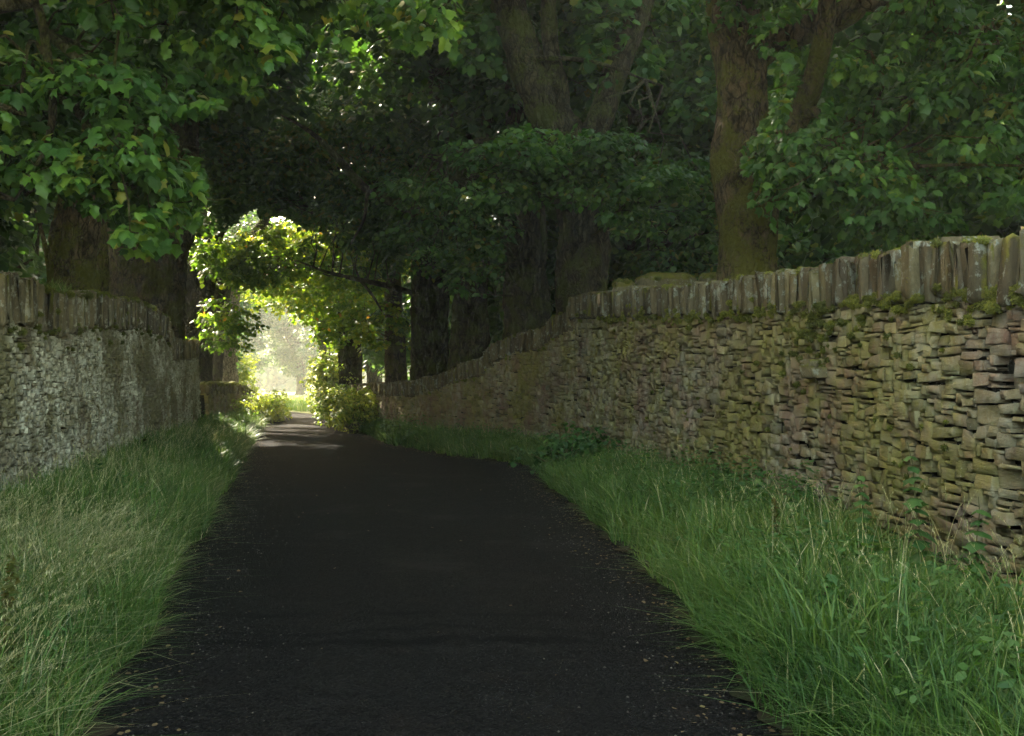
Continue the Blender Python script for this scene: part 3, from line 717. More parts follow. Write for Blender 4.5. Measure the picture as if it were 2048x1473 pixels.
# tall weeds at the near right wall: stem with pairs of toothed leaves
def weed(name, label, x, y, h, npairs, lw, m, lean=(0, 0), group='tall weeds on the verges', head=False, z0=.18):
    t = thing(name, label, 'weed', group, (x, y, z0))
    tt = np.linspace(0, 1, 9); P = np.stack([x + lean[0] * h * tt ** 1.6 + .012 * np.sin(tt * 9), y + lean[1] * h * tt ** 1.6, z0 + h * tt], 1)
    tb = Tubes(); tb.add(P, .006 * (1 - .7 * tt) + .001, 6)
    s_ = tb.build('stem', M_STEM, t); shift(s_, t)
    Lp, Ln, Lt, Ls = [], [], [], []
    for i in range(npairs):
        u = .12 + .86 * i / npairs; c = np.array([np.interp(u, tt, P[:, k]) for k in range(3)]); a0 = i * 1.4 + R.uniform(0, .5)
        for s2 in (0, np.pi):
            a = a0 + s2; d = np.array([math.cos(a), math.sin(a), R.uniform(-.1, .4)])
            Lp.append(c); Lt.append(norm(d + np.array([0, 0, -.35]))); Ln.append(np.array([0, 0, 1.]) + d * .5); Ls.append(lw * (1.15 - .7 * u) * R.uniform(.8, 1.2))
            if head and u > .55:
                for q in range(5): Lp.append(c + norm(R.normal(size=3)) * .02); Lt.append(norm(R.normal(size=3))); Ln.append(norm(R.normal(size=3))); Ls.append(.03)
    V, Fc, tn = leaves(np.array(Lp), np.array(Ln), np.array(Lt), np.array(Ls), np.clip(R.normal(.5, .2, len(Lp)), 0, 1), 'near' if lw > .1 and not head else 'mid')
    o = build('foliage', V, [(Fc.shape[1], Fc)], m, t, tn); shift(o, t)
weed('nettle', 'tall leafy nettle standing against the near right wall', 2.86, 6.9, 1.02, 12, .15, M_WEED, (-.12, 0))
weed('nettle', 'shorter nettle nearer the camera than the tall one by the right wall', 2.95, 6.3, .72, 9, .14, M_WEED, (-.05, -.1))
weed('nettle', 'bushy nettle at the right wall foot, beyond the tall nettle', 2.55, 8.9, .62, 9, .12, M_WEED, (-.1, 0))
weed('nettle', 'small nettle at the wall foot past the through stones', 2.3, 11.2, .6, 8, .12, M_WEED, (-.1, 0))
weed('dock_plant', 'rusty brown dock plant at the left edge of the near grass', -2.42, 4.75, .62, 16, .09, M_DOCK, (.05, 0), head=True)
weed('dock_plant', 'slim seeding dock in the grass at the right wall foot', 2.15, 8.0, .55, 10, .08, M_DOCK, (-.1, 0), head=True)
weed('nettle', 'nettle with broad leaves between the two tallest nettles by the right wall', 2.72, 7.6, .80, 11, .14, M_WEED, (-.08, .05))
weed('dock_plant', 'dock leaves low in the grass beside the near right road edge', 1.75, 5.6, .40, 9, .13, M_WEED, (.1, 0))
weed('nettle', 'leafy nettle at the right wall foot under the through stones', 2.45, 9.7, .70, 10, .13, M_WEED, (-.12, 0))
# fern and grass tuft on top of the left wall
tt = thing('grass_tuft', 'tuft of grass growing on top of the left wall', 'grass tuft', None, tuple(PL.xyz(u_at(PL, 13.4), 2.82, -.25)))
c0 = PL.xyz(u_at(PL, 13.4), 2.80, -.25); n = 260
P_ = c0 + np.clip(R.normal(0, 1, (n, 3)), -1.8, 1.8) * np.array([.07, .12, .01])
V, Q, T, tn = blades(P_, R.uniform(.10, .30, n), R.normal(0, .5, (n, 2)), np.full(n, .0035), np.clip(R.normal(.6, .15, n), 0, 1))
shift(build('blade', V, [(4, Q), (3, T)], M_GRASS, tt, tn), tt)

# leaf litter and grit along the lane edges
n = 4200; y = R.uniform(3.5, 40, n) ** 1.0; sdv = R.random(n) < .45
off = np.abs(R.normal(0, .22, n)); x = np.where(sdv, ledge(y) + off, redge(y) - off)
mm = R.random(n) < .06; x = np.where(mm, ledge(y) + R.random(n) * (redge(y) - ledge(y)), x)
frac = np.clip((x - ledge(y)) / (redge(y) - ledge(y)), 0, 1)
P_ = np.stack([x, y, .022 + .05 * np.sin(np.pi * frac)], 1)
V, Fc, tn = leaves(P_, norm(np.array([0, 0, 1.]) + R.normal(0, .25, (n, 3))), norm(R.normal(0, 1, (n, 3)) * np.array([1, 1, .1])), R.uniform(.010, .034, n), R.random(n), 'mid')
m_lit, nt = mat('litter'); out(nt, principled(nt, ramp(nt, attr(nt, 'tone'), [(0, (.05, .028, .012)), (.6, (.10, .065, .03)), (.9, (.11, .075, .035)), (1, (.14, .11, .04))]), .9))
o = build('leaf_litter', V, [(4, Fc)], m_lit, None, tn); tag(o, 'scattered brown leaf litter along the lane edges', 'leaf litter', None, 'stuff')
# grit: little stones
n = 9000; y = R.uniform(3.5, 22, n); off = np.abs(R.normal(0, .34, n)); x = np.where(R.random(n) < .45, ledge(y) + off, redge(y) - off)
frac = np.clip((x - ledge(y)) / (redge(y) - ledge(y)), 0, 1)
c = np.stack([x, y, .014 + .05 * np.sin(np.pi * frac)], 1); r_ = R.uniform(.003, .011, n)
oct_ = np.array([(1, 0, 0), (0, 1, 0), (-1, 0, 0), (0, -1, 0), (0, 0, .8), (0, 0, -.8)]); of = np.array([(0, 1, 4), (1, 2, 4), (2, 3, 4), (3, 0, 4), (1, 0, 5), (2, 1, 5), (3, 2, 5), (0, 3, 5)])
V = (c[:, None] + r_[:, None, None] * oct_[None] * R.uniform(.6, 1.3, (n, 6, 1))).reshape(-1, 3)
m_gr, nt = mat('grit'); out(nt, principled(nt, ramp(nt, island(nt), [(0, (.015, .013, .012)), (.85, (.04, .034, .028)), (1, (.11, .095, .075))]), .9))
o = build('grit', V, [(3, (of[None] + (np.arange(n) * 6)[:, None, None]).reshape(-1, 3))], m_gr); tag(o, 'loose grit lying along the lane edges', 'grit', None, 'stuff')

# ------------------------------------------------------------------ trees
NEARL = [(-900, -900), (935, -900), (932, 30), (905, 110), (870, 70), (830, 100), (760, 60), (700, 85), (620, 70), (585, 110), (520, 140), (530, 200), (470, 175), (420, 225), (345, 215), (330, 245), (385, 300), (412, 350), (405, 440), (350, 500), (300, 525), (235, 495), (215, 430), (110, 395), (90, 440), (30, 470), (-900, 470)]
NEARR = [(1395, -900), (3200, -900), (3200, 420), (2048, 440), (1960, 440), (1850, 475), (1720, 500), (1600, 525), (1560, 470), (1500, 395), (1480, 300), (1540, 230), (1560, 110), (1470, 80), (1405, 60)]
def keep_in(poly, ymin=-5.0):
    def f(P):
        px, py = proj(P); fr = P[:, 1] > 1.0
        far_off = (px < -150) | (px > 2200) | (py < -120)
        return ((~fr) | far_off | inpoly(px, py, poly)) & ((P[:, 1] > 4.5) | (P[:, 2] > 4.0))
    return f
kL = keep_in(NEARL)
_kR = keep_in(NEARR)
def kR(P):
    px, py = proj(P)
    return _kR(P) & ~(inpoly(px, py, [(1520, 90), (1560, 45), (1640, 20), (1690, -30), (1760, -30), (1740, 50), (1700, 100), (1668, 130), (1640, 235), (1585, 270), (1560, 260), (1600, 160), (1600, 110)]) & (P[:, 1] < 13.9) & (P[:, 1] > 1))
def arr(*p): return [np.asarray(q, float) for q in p]

# near left tree, just out of frame: hangs its leaves over the left verge and the lane; upper crown added as sun block
c = Crown(21)
c.blob((-4.3, 10.2, 4.4), (1.8, 1.7, 1.5), 52, .48, .118, keep=kL, tone=.42)
c.blob((-3.3, 9.0, 3.7), (.8, .9, .9), 26, .36, .118, keep=kL, tone=.40)
c.blob((-2.5, 9.2, 5.2), (2.3, 1.3, .9), 46, .44, .115, keep=kL, tone=.42)
c.blob((-5.2, 9.0, 4.0), (1.0, 1.2, 1.2), 22, .4, .12, keep=kL, tone=.52)
c.blob((-5.5, 6.5, 7.8), (4.5, 5.0, 2.4), 90, .9, .20, keep=kL, lai=1.8, tone=.45)
c.blob((-8.2, 11.8, 8.6), (3.0, 4.0, 2.6), 80, .9, .20, keep=kL, lai=1.8, tone=.45)  # out-of-frame leaves added to block sun on the near lane
c.blob((-11, 14.5, 10.0), (3.5, 3.5, 2.2), 80, 1.0, .22, keep=kL, lai=2.0, tone=.45)  # more unseen leaves, added where sun reached the road
c.blob((-1.8, 8.0, 9.0), (4.0, 4.5, 1.4), 46, .9, .20, keep=kL, lai=1.8, tone=.45)  # leaves overhead, out of view, added to darken the road
b0 = np.array([-6.9, 8.4, 0])
tree('sycamore_tree', 'near left sycamore with large leaves hanging over the limed wall and lane', b0,
     [(arr(b0 - [0, 0, .2], b0 + [0, 0, 3], b0 + [.2, .3, 6], b0 + [.5, .2, 10]), [.5, .42, .36, .2], 20),
      (arr(b0 + [.1, .1, 3.6], (-5.9, 9.3, 4.9), (-4.8, 9.4, 5.2), (-3.2, 9.3, 5.4), (-1.4, 9.3, 5.5)), [.14, .10, .07, .05, .02], 8),
      (arr((-5.3, 9.4, 5.6), at(75, -20, 9.4), at(95, 110, 9.3), at(112, 240, 9.2), at(85, 320, 9.2), at(30, 400, 9.1)), [.05, .045, .04, .034, .024, .012], 6),
      (arr(at(95, 120, 9.3), at(60, 60, 9.2), at(40, 190, 9.1), at(52, 230, 9.0)), [.02, .02, .016, .01], 5),
      (arr((-5.2, 9.5, 4.9), at(200, 250, 9.6), at(130, 330, 9.5), at(75, 370, 9.4)), [.05, .045, .03, .015], 6),
      (arr((-4.5, 9.6, 5.0), (-4.0, 9.3, 4.6), (-3.4, 9.0, 4.0)), [.05, .035, .015], 6)],
     c, M_LEAF, M_BARKD, 'near', keep_twig=kL, flare=.4)

# left sycamore, mossy trunk over the wall
def away(p, k): p = np.asarray(p, float); return np.array([p[0] * k, p[1] * k, EYE + (p[2] - EYE) * k])
c = Crown(22)
for q in (((-7.0, 15.5, 9.2), (3.5, 3.2, 2.4), 70), ((-5.0, 14.5, 6.8), (2.2, 2.0, 1.2), 34)): c.blob(q[0], q[1], q[2], .8, .19, keep=kL, lai=2.0, tone=.35)
c.blob((-7, 20, 11.5), (4.5, 5, 1.5), 70, 1.1, .26, lai=2.0, tone=.35)  # high layer added mostly above the frame to cut sun in the haze
c.blob((-9.5, 20.5, 10.8), (4.5, 4, 1.8), 90, 1.1, .26, lai=2.2, tone=.35)  # leaves added to stop sun patches on the road
Y = 18.4; b = at(150, 0, Y); b[2] = 0
tree('sycamore_tree', 'mossy brown trunk standing behind the tall left wall, leftmost visible trunk', b,
     [(arr(b - [0, 0, .3], at(150, 620, Y), at(160, 440, Y), at(190, 230, Y), at(215, 20, Y), at(240, -200, Y), at(260, -320, Y)), [.56, .54, .48, .40, .33, .24, .1], 24),
      (arr(at(165, 420, Y), at(90, 330, 17.5), at(20, 280, 16.5), at(-60, 150, 16)), [.15, .12, .09, .04], 8),
      (arr(at(108, 640, Y), at(95, 500, 18.2), at(70, 420, 18)), [.06, .05, .02], 6)],
     c, M_LEAFD, M_BARK, 'mid', keep_twig=kL)
# second left: broad trunk
c = Crown(23)
c.blob((-9.6, 27, 11.5), (4.4, 4.0, 3.0), 90, 1.1, .25, lai=2.1, tone=.35)
c.blob((-13, 25.5, 12.0), (4, 4, 2.2), 90, 1.1, .26, lai=2.2, tone=.35)  # also added against sun patches on lane and verge
c.blob((-6, 24, 12), (4.5, 5, 1.5), 70, 1.1, .26, lai=2.0, tone=.35)  # added high layer, blocks sun over the lane
c.blob(at(300, 340, 31.5), (2.6, 1.4, 2.6), 60, .7, .18, lai=2.2, tone=.35)
Y = 28.5; b = at(300, 0, Y); b[2] = 0
tree('sycamore_tree', 'broad brown trunk behind the tall left wall, second trunk from the left', b,
     [(arr(b - [0, 0, .3], at(300, 660, Y), at(314, 520, Y), at(345, 380, Y), at(372, 260, Y), at(385, 60, Y), at(390, -120, Y)), [.92, .90, .80, .64, .44, .34, .2], 28),
      (arr(at(262, 720, Y), at(255, 460, Y), at(235, 300, Y), at(225, 60, Y), at(220, -100, Y)), [.54, .52, .42, .30, .16], 14),
      (arr(at(350, 380, Y), at(330, 260, Y), at(240, 215, Y), at(150, 190, 27)), [.22, .2, .15, .07], 8)],
     c, M_LEAFD, M_BARK, 'mid', flare=.15)
# third left: leans over the lane and makes the arch
c = Crown(24)
def k_arch(P):
    px, py = proj(P); a = np.where(px < 420, 330, np.where(px < 520, 440, 470))
    return (P[:, 1] < 1) | (py < a + 45 * np.sin(px * .02))
K = 1.2
c.blob(away((-5.5, 25.5, 7.6), K), (3.4, 2.8, 2.0), 80, .8, .17, keep=k_arch, lai=1.5, tone=.62)
c.blob(away((-8.6, 26, 9.5), K), (3.6, 3.4, 2.4), 60, 1.0, .24, keep=k_arch, lai=2.2, tone=.30)
c.blob(away((-3.6, 24, 7.2), K), (2.0, 2.2, 1.5), 44, .7, .16, keep=k_arch, lai=1.6, tone=.62)
c.blob((-7.8, 38, 13.6), (6, 3.4, 2.8), 110, 1.1, .28, lai=2.2, tone=.35)
c.blob(at(560, 330, 31), (1.6, 1.5, 1.7), 46, .6, .16, keep=k_arch, lai=2.2, tone=.3)
c.blob((-8.7, 33, 8.2), (2.8, 2.0, 2.6), 90, .8, .19, keep=k_arch, lai=2.2, tone=.35)
Y = 35.5; b = at(388, 0, Y); b[2] = 0
tree('sycamore_tree', 'dark leaning trunk that arches over the lane from the left', b,
     [(arr(b - [0, 0, .3], at(388, 660, Y), at(400, 480, Y), at(455, 370, 35), at(510, 270, 34), at(565, 170, 33), at(650, 80, 32), at(800, -60, 31)), [.62, .58, .62, .60, .52, .38, .24, .08], 20),
      (arr(at(510, 270, 34), at(480, 160, 34), at(470, 0, 34), at(460, -120, 34)), [.36, .3, .24, .12], 12),
      (arr(at(520, 310, 34), at(600, 330, 32), at(680, 360, 30), at(750, 380, 29)), [.10, .08, .05, .02], 7),
      (arr(at(470, 360, 34.5), at(540, 345, 33), at(610, 400, 31.5), at(650, 470, 31)), [.10, .07, .05, .02], 6)],
     c, M_LEAFD, M_BARKD, 'mid', keep_twig=k_arch)
# fourth left: forked trunk in front of the arch
c = Crown(25)
def k_open(P):
    px, py = proj(P)
    o = ((px - 590) / 112) ** 2 + ((py - 775) / 98) ** 2 < 1
    s_ = inpoly(px, py, [(500, 720), (520, 700), (640, 690), (690, 760), (700, 900), (520, 900)])
    return ~(o | s_)
def k_lane(P):      # nothing hangs low right over the lane between the camera and the opening
    px, py = proj(P)
    return k_open(P) & ~((px > 430) & (px < 800) & (py > 480 + 60 * np.sin(px * .013)) & (P[:, 1] < 32))
c.blob((-9.0, 34, 6.0), (2.2, 2.0, 1.0), 44, .65, .16, keep=k_open, lai=1.7, tone=.35)
c.blob(at(660, 520, 38), (3.0, 2.2, 1.4), 56, .6, .16, keep=k_open, lai=1.4, tone=.5)
c.blob((-9.2, 32.3, 3.5), (.95, 1.2, .8), 24, .42, .14, keep=k_open, lai=2.0, tone=.35)
Y = 38.; b = at(400, 0, Y); b[2] = 0
tree('sycamore_tree', 'slim forked trunk beside the end of the tall left wall', b,
     [(arr(b - [0, 0, .3], at(403, 700, Y), at(415, 630, Y), at(442, 560, 37.6), at(490, 500, 37), at(540, 430, 36.5), at(560, 330, 36)), [.44, .40, .36, .30, .24, .17, .06], 14),
      (arr(at(425, 600, Y), at(470, 560, 37), at(540, 530, 36), at(610, 535, 35), at(680, 560, 34)), [.13, .11, .08, .05, .02], 7)],
     c, M_LEAFY, M_BARKD, 'mid', keep_twig=k_open)
# pale trunk on the far left
c = Crown(26)
c.blob((-11.5, 42, 7.4), (2.4, 3.0, 1.6), 44, .8, .18, keep=k_open, lai=1.5, tone=.5)
c.blob((-12.4, 43, 3.2), (.9, 1.2, 1.2), 26, .5, .15, keep=lambda P: k_open(P) & (proj(P)[0] > 474), lai=1.4, tone=.5)
b = at(443, 0, 46); b[2] = 0
tree('sycamore_tree', 'pale grey trunk in sun behind the low far left wall', b,
     [(arr(b - [0, 0, .3], at(443, 770, 46), at(450, 690, 46), at(458, 600, 46), at(462, 520, 46), at(455, 400, 46), at(450, 250, 46)), [.66, .64, .56, .48, .40, .3, .15], 18),
      (arr(at(458, 560, 46), at(500, 500, 45), at(560, 470, 44)), [.2, .14, .05], 8)],
     c, M_LEAFB, M_BARKP, 'mid', keep_twig=k_open)

# right side: the big mossy tree behind the wall
c = Crown(31)
c.blob((4.6, 12.6, 5.0), (1.9, 1.5, 1.7), 60, .50, .115, keep=kR, tone=.36)
c.blob((3.4, 12.4, 4.4), (.7, .8, .9), 20, .36, .11, keep=kR, tone=.32)
c.blob((6.2, 12.0, 5.0), (1.4, 1.6, 2.0), 44, .5, .12, keep=kR, tone=.5)
c.blob((3.4, 13.6, 7.0), (1.4, 1.4, .8), 16, .5, .12, keep=kR, tone=.4)
c.blob((4.6, 11.0, 9.0), (4.4, 4.4, 2.2), 80, .95, .21, keep=kR, lai=1.7, tone=.4)
b = at(1500, 0, 14.5); b[2] = 0
tree('sycamore_tree', 'big mossy trunk behind the right wall, rightmost in the photo', b,
     [(arr(b - [0, 0, .3], at(1500, 600, 14.5), at(1496, 440, 14.5), at(1490, 280, 14.5), at(1480, 130, 14.5), at(1462, -60, 14.5), at(1440, -400, 14.4)), [.47, .44, .41, .41, .40, .36, .2], 26),
      (arr(at(1510, 420, 14.4), at(1560, 300, 14.2), at(1610, 215, 13.9), at(1640, 120, 13.6), at(1655, 20, 13.4), at(1650, -150, 13.2)), [.20, .20, .17, .15, .13, .1], 12),
      (arr(at(1500, 120, 14.5), at(1560, 70, 14.2), at(1640, 50, 13.9), at(1710, 20, 13.5), at(1730, -60, 13.3)), [.26, .22, .20, .18, .12], 12),
      (arr(at(1600, 230, 13.9), at(1680, 215, 13.5), at(1740, 270, 13.1), at(1745, 330, 12.9)), [.09, .06, .035, .015], 7),
      (arr(at(1720, 10, 13.4), at(1830, 20, 13.0), at(1930, 60, 12.6), at(2060, 60, 12.2)), [.08, .06, .05, .03], 7)],
     c, M_LEAFD, M_BARK, 'near', keep_twig=kR)
# right second: forked giant
def k_rmid(P):
    px, py = proj(P)
    f = inpoly(px, py, [(1110, 475), (1225, 450), (1225, 700), (1110, 700)]) & (P[:, 1] < 24)
    g2 = (inpoly(px, py, [(975, -40), (1150, -40), (1150, 60), (1200, 240), (1235, 240), (1240, 130), (1270, 50), (1290, -40), (1350, -40), (1270, 140), (1240, 255), (1060, 255), (1000, 120)])) & (P[:, 1] < 22)
    lo = inpoly(px, py, [(1225, 480), (1440, 480), (1440, 700), (1225, 700)]) & (P[:, 1] < 21)
    top = (px > 860) & (px < 1400) & (py > -20) & (py < 245 + 26 * np.sin(px * .021) + 18 * np.sin(px * .053 + 1)) & (P[:, 1] < 20.5)
    rt = inpoly(px, py, [(1400, -50), (1570, -50), (1570, 700), (1440, 700)]) & (P[:, 1] < 14.4)
    return ~(f | g2 | lo | rt | (top & (P[:, 2] < 9)))
c = Crown(32)
c.blob((.6, 18.6, 5.7), (2.3, 1.5, .75), 66, .45, .125, keep=k_rmid, tone=.35)
c.blob((2.7, 18.4, 5.2), (1.1, 1.2, .9), 22, .42, .125, keep=k_rmid, tone=.35)
c.blob((1.8, 22, 10.5), (4.0, 3.4, 2.6), 90, .95, .21, keep=k_rmid, lai=2.0, tone=.35)
c.blob((-1, 19, 12), (4.5, 5, 1.4), 60, 1.1, .26, lai=2.0, tone=.35)  # added above the frame, part of the high layer that blocks sun
b = at(1168, 0, 21.6); b[2] = 0
tree('sycamore_tree', 'thick forked trunk behind the highest part of the right wall', b,
     [(arr(b - [0, 0, .3], at(1168, 620, 21.6), at(1168, 480, 21.6), at(1160, 360, 21.6), at(1125, 270, 21.6), at(1080, 190, 21.6), at(1040, 100, 21.6), at(1010, 0, 21.6), at(985, -200, 21.5)), [.62, .60, .56, .58, .50, .40, .38, .36, .2], 26),
      (arr(at(1150, 330, 21.6), at(1200, 250, 21.5), at(1225, 160, 21.4), at(1262, 70, 21.3), at(1300, -30, 21.2), at(1330, -250, 21)), [.36, .30, .28, .26, .22, .1], 16),
      (arr(at(1110, 260, 21.5), at(1118, 180, 21.4), at(1100, 100, 21.4), at(1095, -60, 21.3)), [.28, .24, .2, .15], 14),
      (arr(at(1030, 120, 21.4), at(1120, 115, 21), at(1200, 125, 20.6), at(1290, 160, 20.3)), [.07, .05, .04, .02], 6),
      (arr(at(1140, 330, 21.3), at(1000, 355, 20.4), at(900, 360, 19.6)), [.09, .06, .02], 6)],
     c, M_LEAFD, M_BARKD, 'mid', keep_twig=k_rmid)
# extra stem tree between the giant and the big mossy one
c = Crown(33)
c.blob((5.2, 24.5, 8.5), (3.5, 3.0, 3.0), 90, .9, .20, lai=2.0, tone=.42)
c.blob((6, 33, 13), (5.5, 3, 3), 80, 1.2, .28, lai=2.2, tone=.4)
c.blob((4.6, 23.5, 4.6), (2.0, 1.6, 1.8), 40, .6, .16, lai=1.8, tone=.5)
b = at(1330, 0, 25); b[2] = 0
tree('sycamore_tree', 'ivy-dark trunk seen between the forked trunk and the big mossy trunk', b,
     [(arr(b - [0, 0, .3], at(1325, 500, 25), at(1285, 300, 25), at(1262, 180, 25), at(1290, 60, 25), at(1310, -200, 25)), [.36, .33, .30, .27, .24, .1], 16),
      (arr(at(1290, 260, 25), at(1370, 200, 24.5), at(1440, 130, 24)), [.16, .14, .08], 8)],
     c, M_LEAFD, M_BARKD, 'mid')
# right third
def k_r3(P):
    px, py = proj(P)
    f = inpoly(px, py, [(1005, 480), (1100, 480), (1100, 700), (1005, 700)]) & (P[:, 1] < 25)
    lo = inpoly(px, py, [(690, 560), (1110, 610), (1110, 800), (690, 800)]) & (P[:, 1] < 30)
    return ~(f | lo)
c = Crown(34)
c.blob((-.9, 22.6, 4.4), (1.0, 1.2, 1.3), 32, .42, .13, keep=k_r3, tone=.45)
c.blob((-1.2, 23, 5.8), (1.6, 1.6, 1.2), 34, .5, .14, keep=k_r3, tone=.38)
c.blob((.3, 26, 10.5), (3.6, 3.2, 2.6), 70, .95, .22, lai=2.0, tone=.35)
b = at(1052, 0, 24.8); b[2] = 0
tree('sycamore_tree', 'straight grey-green trunk left of the thick forked trunk', b,
     [(arr(b - [0, 0, .3], at(1050, 640, 24.8), at(1054, 480, 24.8), at(1045, 300, 24.8), at(1030, 100, 24.8), at(1020, -200, 24.8)), [.56, .53, .50, .42, .34, .16], 22),
      (arr(at(1040, 330, 24.6), at(960, 300, 24), at(900, 300, 23.4)), [.12, .08, .03], 8)],
     c, M_LEAFD, M_BARKD, 'mid', keep_twig=k_r3)
# right fourth: V fork
c = Crown(35)
c.blob((-2.2, 27.4, 6.2), (2.0, 2.0, 1.3), 44, .6, .15, keep=k_r3, tone=.36)
c.blob((-1.6, 28.8, 11), (3.4, 3.4, 2.6), 70, 1.0, .23, lai=2.0, tone=.35)
b = at(935, 0, 27.6); b[2] = 0
tree('sycamore_tree', 'V-forked dark trunk with a curling bough, above the step in the right wall', b,
     [(arr(b - [0, 0, .3], at(938, 660, 27.6), at(945, 480, 27.6), at(935, 340, 27.6), at(900, 250, 27.6), at(875, 170, 27.6), at(860, 0, 27.6)), [.58, .55, .50, .46, .42, .36, .2], 20),
      (arr(at(945, 310, 27.4), at(975, 260, 27.2), at(968, 200, 27), at(930, 165, 26.8), at(890, 140, 26.6), at(850, 130, 26.4)), [.16, .14, .12, .10, .07, .03], 8),
      (arr(at(930, 165, 26.8), at(948, 110, 26.8), at(945, 20, 26.7)), [.07, .06, .03], 6),
      (arr(at(930, 480, 27.4), at(850, 430, 26.8), at(790, 405, 26.4), at(720, 375, 26), at(690, 330, 25.6), at(620, 260, 25.2), at(560, 230, 25)), [.24, .20, .15, .12, .10, .06, .02], 10),
      (arr(at(735, 380, 26), at(730, 440, 26), at(700, 490, 26)), [.05, .04, .015], 6)],
     c, M_LEAFD, M_BARKD, 'mid', keep_twig=k_r3)
# right fifth: broad dark trunk at the low wall
c = Crown(36)
c.blob((-4.2, 30.5, 6.6), (1.6, 2.2, 1.6), 40, .65, .16, keep=lambda P: k_r3(P) & k_open(P), tone=.45)
c.blob((-2.5, 40, 11.5), (4.5, 4, 3.2), 90, 1.2, .28, lai=2.2, tone=.4)
c.blob((-3.2, 31.5, 11), (3.2, 3.2, 2.6), 64, 1.0, .24, lai=2.0, tone=.35)
b = at(860, 0, 30.8); b[2] = 0
tree('sycamore_tree', 'broad black trunk where the right wall drops to its low end', b,
     [(arr(b - [0, 0, .3], at(860, 720, 30.8), at(862, 560, 30.8), at(850, 380, 30.8), at(830, 200, 30.8), at(820, -100, 30.8)), [.68, .62, .56, .44, .34, .14], 20),
      (arr(at(835, 590, 30.6), at(790, 575, 30.2), at(720, 560, 29.8), at(650, 545, 29.4), at(590, 520, 29)), [.10, .09, .07, .05, .02], 8),
      (arr(at(720, 560, 29.8), at(745, 590, 29.6), at(765, 625, 29.4)), [.05, .045, .02], 6)],
     c, M_LEAFD, M_BARKD, 'mid', keep_twig=lambda P: k_r3(P) & k_open(P))
# further right trunks around the tunnel
def far_tree(px, Y, r, blobs, label, lean=0, m=M_LEAFY, bark=M_BARKD, seed=0, leaf=.17, lai=1.3, extra=()):
    c = Crown(100 + seed)
    for q in blobs: c.blob(q[0], q[1], q[2], q[3], leaf, keep=k_open, lai=lai, tone=q[4])
    b = at(px, 0, Y); b[2] = 0
    return tree('sycamore_tree', label, b, [(arr(b - [0, 0, .3], b + [0, 0, 2], b + [lean * .4, 0, 5], b + [lean, 0, 11]), [r, r * .92, r * .75, r * .3], 16)] + list(extra), c, m, bark, 'mid', keep_twig=k_open, far=2.6)
far_tree(795, 35.5, .42, [((-4.6, 34.6, 3.6), (1.1, 1.4, .8), 22, .5, .7), ((-5.4, 34.5, 6.2), (1.8, 2.0, 1.5), 34, .7, .6)], 'warm-lit trunk on the right just behind the yellow bush', -.5, M_LEAFY, M_BARK, 1)
far_tree(700, 44, .60, [((-7.6, 43, 4.6), (1.6, 2.0, 1.4), 44, .65, .5), ((-8.0, 43.5, 6.4), (2.6, 2.2, 1.2), 60, .7, .65), ((-8, 45, 9.5), (3.2, 3.4, 2.0), 50, 1.0, .5)], 'dark upright trunk closing the right side of the leafy tunnel', -.3, M_LEAFY, M_BARKD, 3)
far_tree(655, 56, .4, [((-7.5, 40, 6.2), (3.0, 2.5, 1.7), 64, .55, .75), ((-11.0, 50, 6.2), (3.0, 2.6, 1.3), 46, .7, .9)], 'sunlit yellow-green tree over the far end of the lane', -.8, M_LEAFY, M_BARKD, 4)
far_tree(428, 41, .25, [((-9.0, 37.0, 6.4), (2.6, 2.2, 1.1), 36, .55, .9), ((-6.6, 37, 7.2), (2.2, 2.0, 1.0), 30, .55, .8)], 'thin tree with golden-green leaves crossing above the lane', 1.2, M_LEAFY, M_BARKD, 5)

# trees that fill in behind each side
GB = 'background trees beyond the walls'
def proto(seed, m):
    r = np.random.default_rng(seed); c = Crown(seed)
    c.blob((0, 0, 7.0), (3.6, 3.6, 4.2), 120, 1.0, .24, lai=2.3, tone=.42)
    c.blob((0, 0, 3.6), (3.2, 3.2, 1.6), 46, .9, .22, lai=2.0, tone=.5)
    limbs = [(arr((0, 0, -.3), (0, 0, 2.5), (.2, .1, 5), (.3, .3, 10)), [.42, .36, .28, .1], 14)]
    for k in range(5):
        a = k * 1.26 + r.uniform(0, .5); limbs.append((arr((0, 0, 2.6 + k * .5), (math.cos(a) * 1.2, math.sin(a) * 1.2, 4 + k * .5), (math.cos(a) * 2.8, math.sin(a) * 2.8, 5 + k * .7)), [.13, .09, .03], 7))
    return c, limbs
protos = []
def place(label, x, y, rz, k, m, sc=1.0):
    if k >= len(protos):
        c, limbs = proto(200 + k, m)
        t = tree('sycamore_tree', label, (0, 0), limbs, c, m, M_BARKD, 'mid', group=GB); protos.append(t)
    else:
        s0 = protos[k]; t = s0.copy(); COL.objects.link(t); t['label'] = label
        for ch in s0.children: d = ch.copy(); COL.objects.link(d); d.parent = t
    t.location = (x, y, 0); t.rotation_euler = (0, 0, rz); t.scale = (sc, sc, sc)
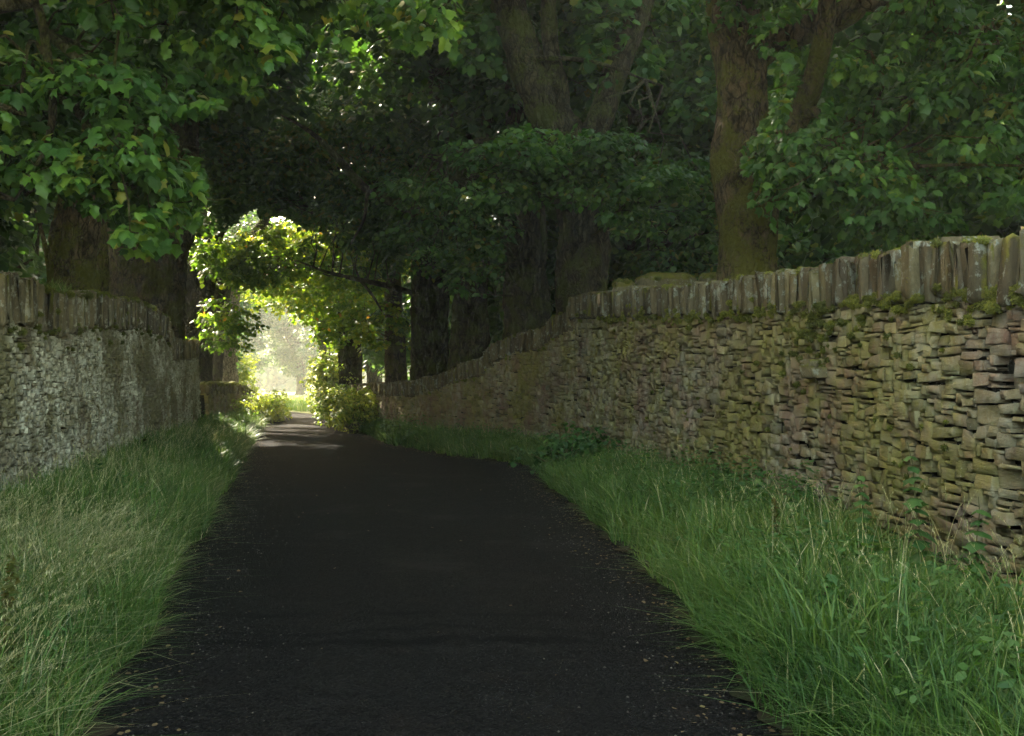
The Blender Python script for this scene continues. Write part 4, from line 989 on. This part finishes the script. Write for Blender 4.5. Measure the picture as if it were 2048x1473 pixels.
spec = [
 (9.0, 17.5, 'leafy tree over the wall at the right edge of the photo'), (7.2, 26, 'tree in the gap right of the big mossy trunk'),
 (15.5, 30, 'leafy tree farther back at the right edge'), (3.6, 31, 'green tree behind the forked trunk'), (10, 35, 'background tree behind the mossy boulders'),
 (0.6, 36, 'background tree between the grey-green and V-forked trunks'), (-1.5, 42, 'far tree behind the broad black trunk'), (5, 44, 'far tree behind the thick forked trunk'),
 (-4.4, 49, 'far tree seen past the warm-lit trunk'),
 (-15, 22, 'leafy tree behind the leftmost mossy trunk'), (-13.5, 15, 'tree at the left edge behind the limed wall'), (-18.5, 32, 'tree behind the broad brown trunk on the left'),
 (-20, 24, 'tree standing deep on the left'), (-12, 8.5, 'near left background tree out past the wall'),
 (-14.5, 1.5, 'tree beside the camera on the left'), (12, 8, 'tree beside the camera on the right'),
 (-19.5, 41, 'pale green tree seen between the limed wall and the near left leaves'),
 (-19.5, 54, 'pale green tree just right of the leftmost trunk, far behind the wall'),
 (-25, 76, 'tall hazy tree above the pale trunk on the left'),
 (-8.6, 62, 'shaded tree filling the gaps between the far right trunks'),
 (-41, 146, 'misty tree left of centre in the bright opening'), (-33.5, 158, 'misty tree at the centre of the bright opening'), (-46, 140, 'misty tree behind the glowing pale bush on the left'), (-25, 146, 'misty tree at the right of the bright opening')]
for i, (x, y, l) in enumerate(spec): place(l, x, y, i * 1.7, 2 if (y > 70 or (x < -16 and y > 38)) else (i % 3 if i >= 3 else i), [M_LEAFD, M_LEAF, M_LEAFB][i % 3], 1.7 if y > 70 else [1, 1.1, .95, 1.15][i % 4])

# far wood closing the view
c = Crown(400)
for i in range(46):
    x = -190 + i * 7 + R.uniform(-2, 2); y = R.uniform(225, 290); h = R.uniform(16, 22)
    c.blob((x, y, h * .5), (8, 6, h * .5), 16, 4.2, 1.3, lai=1.6, tone=.5)
o = c.build(M_LEAFB, None, 'mid', 'distant_wood'); tag(o, 'misty wood closing the view beyond the meadow', 'wood', None, 'stuff')
print('LEAVES', TREES)

# ------------------------------------------------------------------ haze
hb = np.array([(x, y, z) for z in (-1, 29) for x, y in ((-262, -62), (262, -62), (262, 332), (-262, 332))], float)
m_h = bpy.data.materials.new('haze_air'); m_h.use_nodes = True; nt = m_h.node_tree; nt.nodes.clear()
pv = N(nt, "ShaderNodeVolumePrincipled"); pv.inputs['Color'].default_value = (.95, .93, .86, 1); pv.inputs['Density'].default_value = .0008; pv.inputs['Anisotropy'].default_value = .1
nt.links.new(pv.outputs[0], N(nt, "ShaderNodeOutputMaterial").inputs['Volume'])
h = build('haze', hb, [(4, np.array([(3, 2, 1, 0), (4, 5, 6, 7), (0, 1, 5, 4), (1, 2, 6, 5), (2, 3, 7, 6), (3, 0, 4, 7)]))], m_h); h['kind'] = 'stuff'
